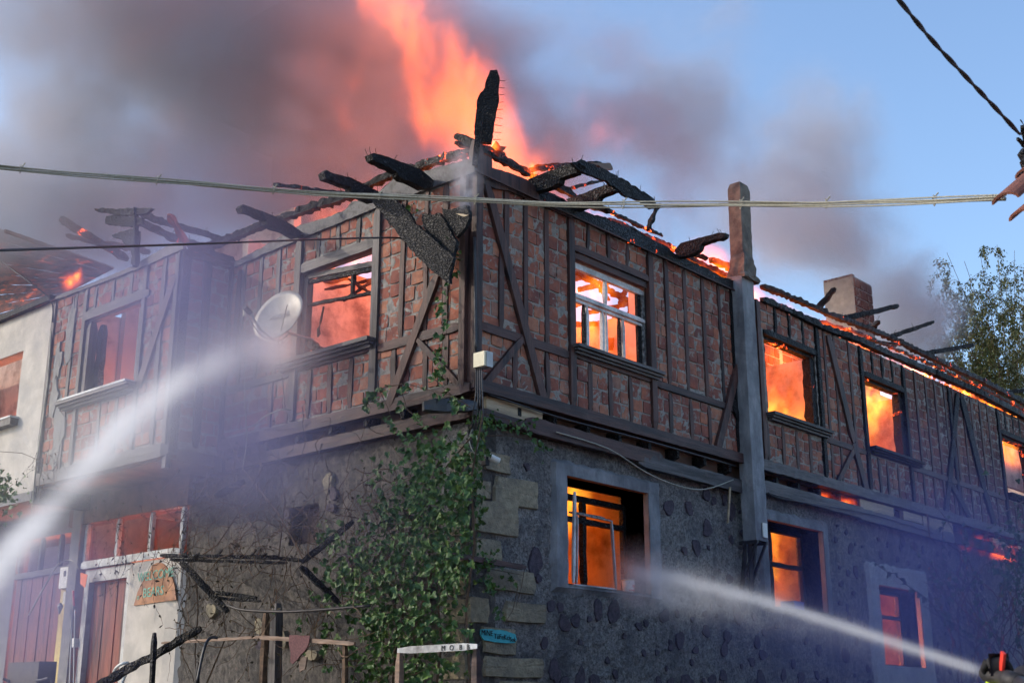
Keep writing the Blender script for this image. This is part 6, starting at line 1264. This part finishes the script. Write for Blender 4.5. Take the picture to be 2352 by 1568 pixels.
# water jets
j1 = [atd(-420, 1740, 7.3), atd(-80, 1376, 8.7), atd(0, 1300, 9.2), atd(100, 1185, 10.), atd(200, 1070, 11.), atd(300, 962, 12.1), atd(400, 885, 13.2), atd(500, 832, 14.3), atd(590, 803, 15.2), X(650, 800, -.1)]
def f_jet1(X_, Y_, Z_, *_):
    pw = [.62, .66, .7, .72, .8, .9, .95, 1., 1.]; q, al = capsule(X_, Y_, Z_, j1, [.055, .075, .08, .088, .10, .115, .135, .165, .20, .24]); n = warped(noise3(X_.shape, (5, 7, 5), 111, 4, .65), 4, 115, 9)
    core = np.exp(-q ** 2 * 1.6) * (10 * (1 - al) ** 1.7 + 2.2); veil = np.exp(-(q / 2.6) ** 2) * (.16 + .14 * al)
    return (core * np.clip(.3 + (n - .3) * 2.6, .15, 1.8) + veil * np.clip(n * 2.2 - .4, .1, 2)) + blob(X_, Y_, Z_, 170, 1010, 12.5, 150, 130, .9, .26) * np.clip(n * 2.4 - .6, 0, 2) + blob(X_, Y_, Z_, 330, 1000, 13, 90, 60, .7, .2) + blob(X_, Y_, Z_, 640, 800, 15.4, 60, 60, .5, .5) * np.clip(n * 3 - 1, 0, 2)
vol('water_jet', (-9.2, -4.6, .9), (.0, 8.5, 8.2), .085, f_jet1, 'water_spray', 'broad white water jet arcing from lower left onto the left wall')
ax_ = (onY(1440, 1310, .2) - N0); Lj = ax_.length; ax_.normalize(); sy = Vector((0, 0, 1)).cross(ax_).normalized(); sz = ax_.cross(sy)
rotm = [[ax_[i], sy[i], sz[i]] for i in range(3)]
def f_jet2(wx, wy, wz, X_, Y_, Z_):
    t = np.clip(X_ / Lj, 0, 1); r = .018 + .085 * t ** 1.3; sag = .07 * np.sin(PI * t) ; q = np.sqrt(Y_ ** 2 + (Z_ - sag) ** 2) / r; n = noise3(X_.shape, (10, 6, 6), 121, 4, .6)
    core = np.exp(-q ** 2) * (17 * np.exp(-t * 6.) + 1.1 * (1 - t) + .4); veil = np.exp(-((Y_ / (r * 3)) ** 2 + ((Z_ - sag + r * 1.4) / (r * 3.2)) ** 2)) * (.34 + .16 * t)
    return (core * (.75 + .5 * n) + veil * np.clip(n * 2.4 - .5, .1, 2)) * (X_ > .01)
vol('water_jet', (0, -.42, -.5), (Lj + .3, .42, .55), (.05, .018, .018), f_jet2, 'water_spray', 'thin straight water jet from the nozzle into the lower window', rotm, org=tuple(N0))
# light given off by the fires
def fire_lamp(p, e, r=.25, col=(1, .20, .045)):
    l = bpy.data.lights.new('fire_light', 'POINT'); l.energy = e; l.shadow_soft_size = r; l.color = col; o = bpy.data.objects.new('fire_light', l); C.objects.link(o); o.location = p
for p, e, r in (((4.3, 1.6, 5.8), 9, .3), ((2.6, 3.6, 5.9), 12, .3), ((8.3, 1.0, 5.9), 22, .3), ((11.6, 1.0, 5.9), 26, .3), ((17.6, 1.0, 6.1), 22, .3), ((1.2, 3.0, 5.9), 3, .3), ((.2, 7.0, 5.9), 70, .3), ((-.5, 11.0, 5.9), 60, .2),
                ((2.9, 1.6, 3.0), 20, .3), ((8.0, 1.4, 3.0), 22, .3), ((11.2, .95, 2.9), 85, .2), ((1.3, 7.2, 3.2), 110, .3), ((1.3, 10.5, 3.4), 130, .3), ((2.9, 3.6, 10.2), 95, .6), ((2.4, 4.2, 13.2), 75, .7), ((5.5, 3.5, 8.8), 60, .5), ((12, 2.0, 8.9), 40, .4)):
    fire_lamp(p, e, r)
print('script seconds', round(time.time() - T0, 1), 'objects', len(bpy.data.objects))
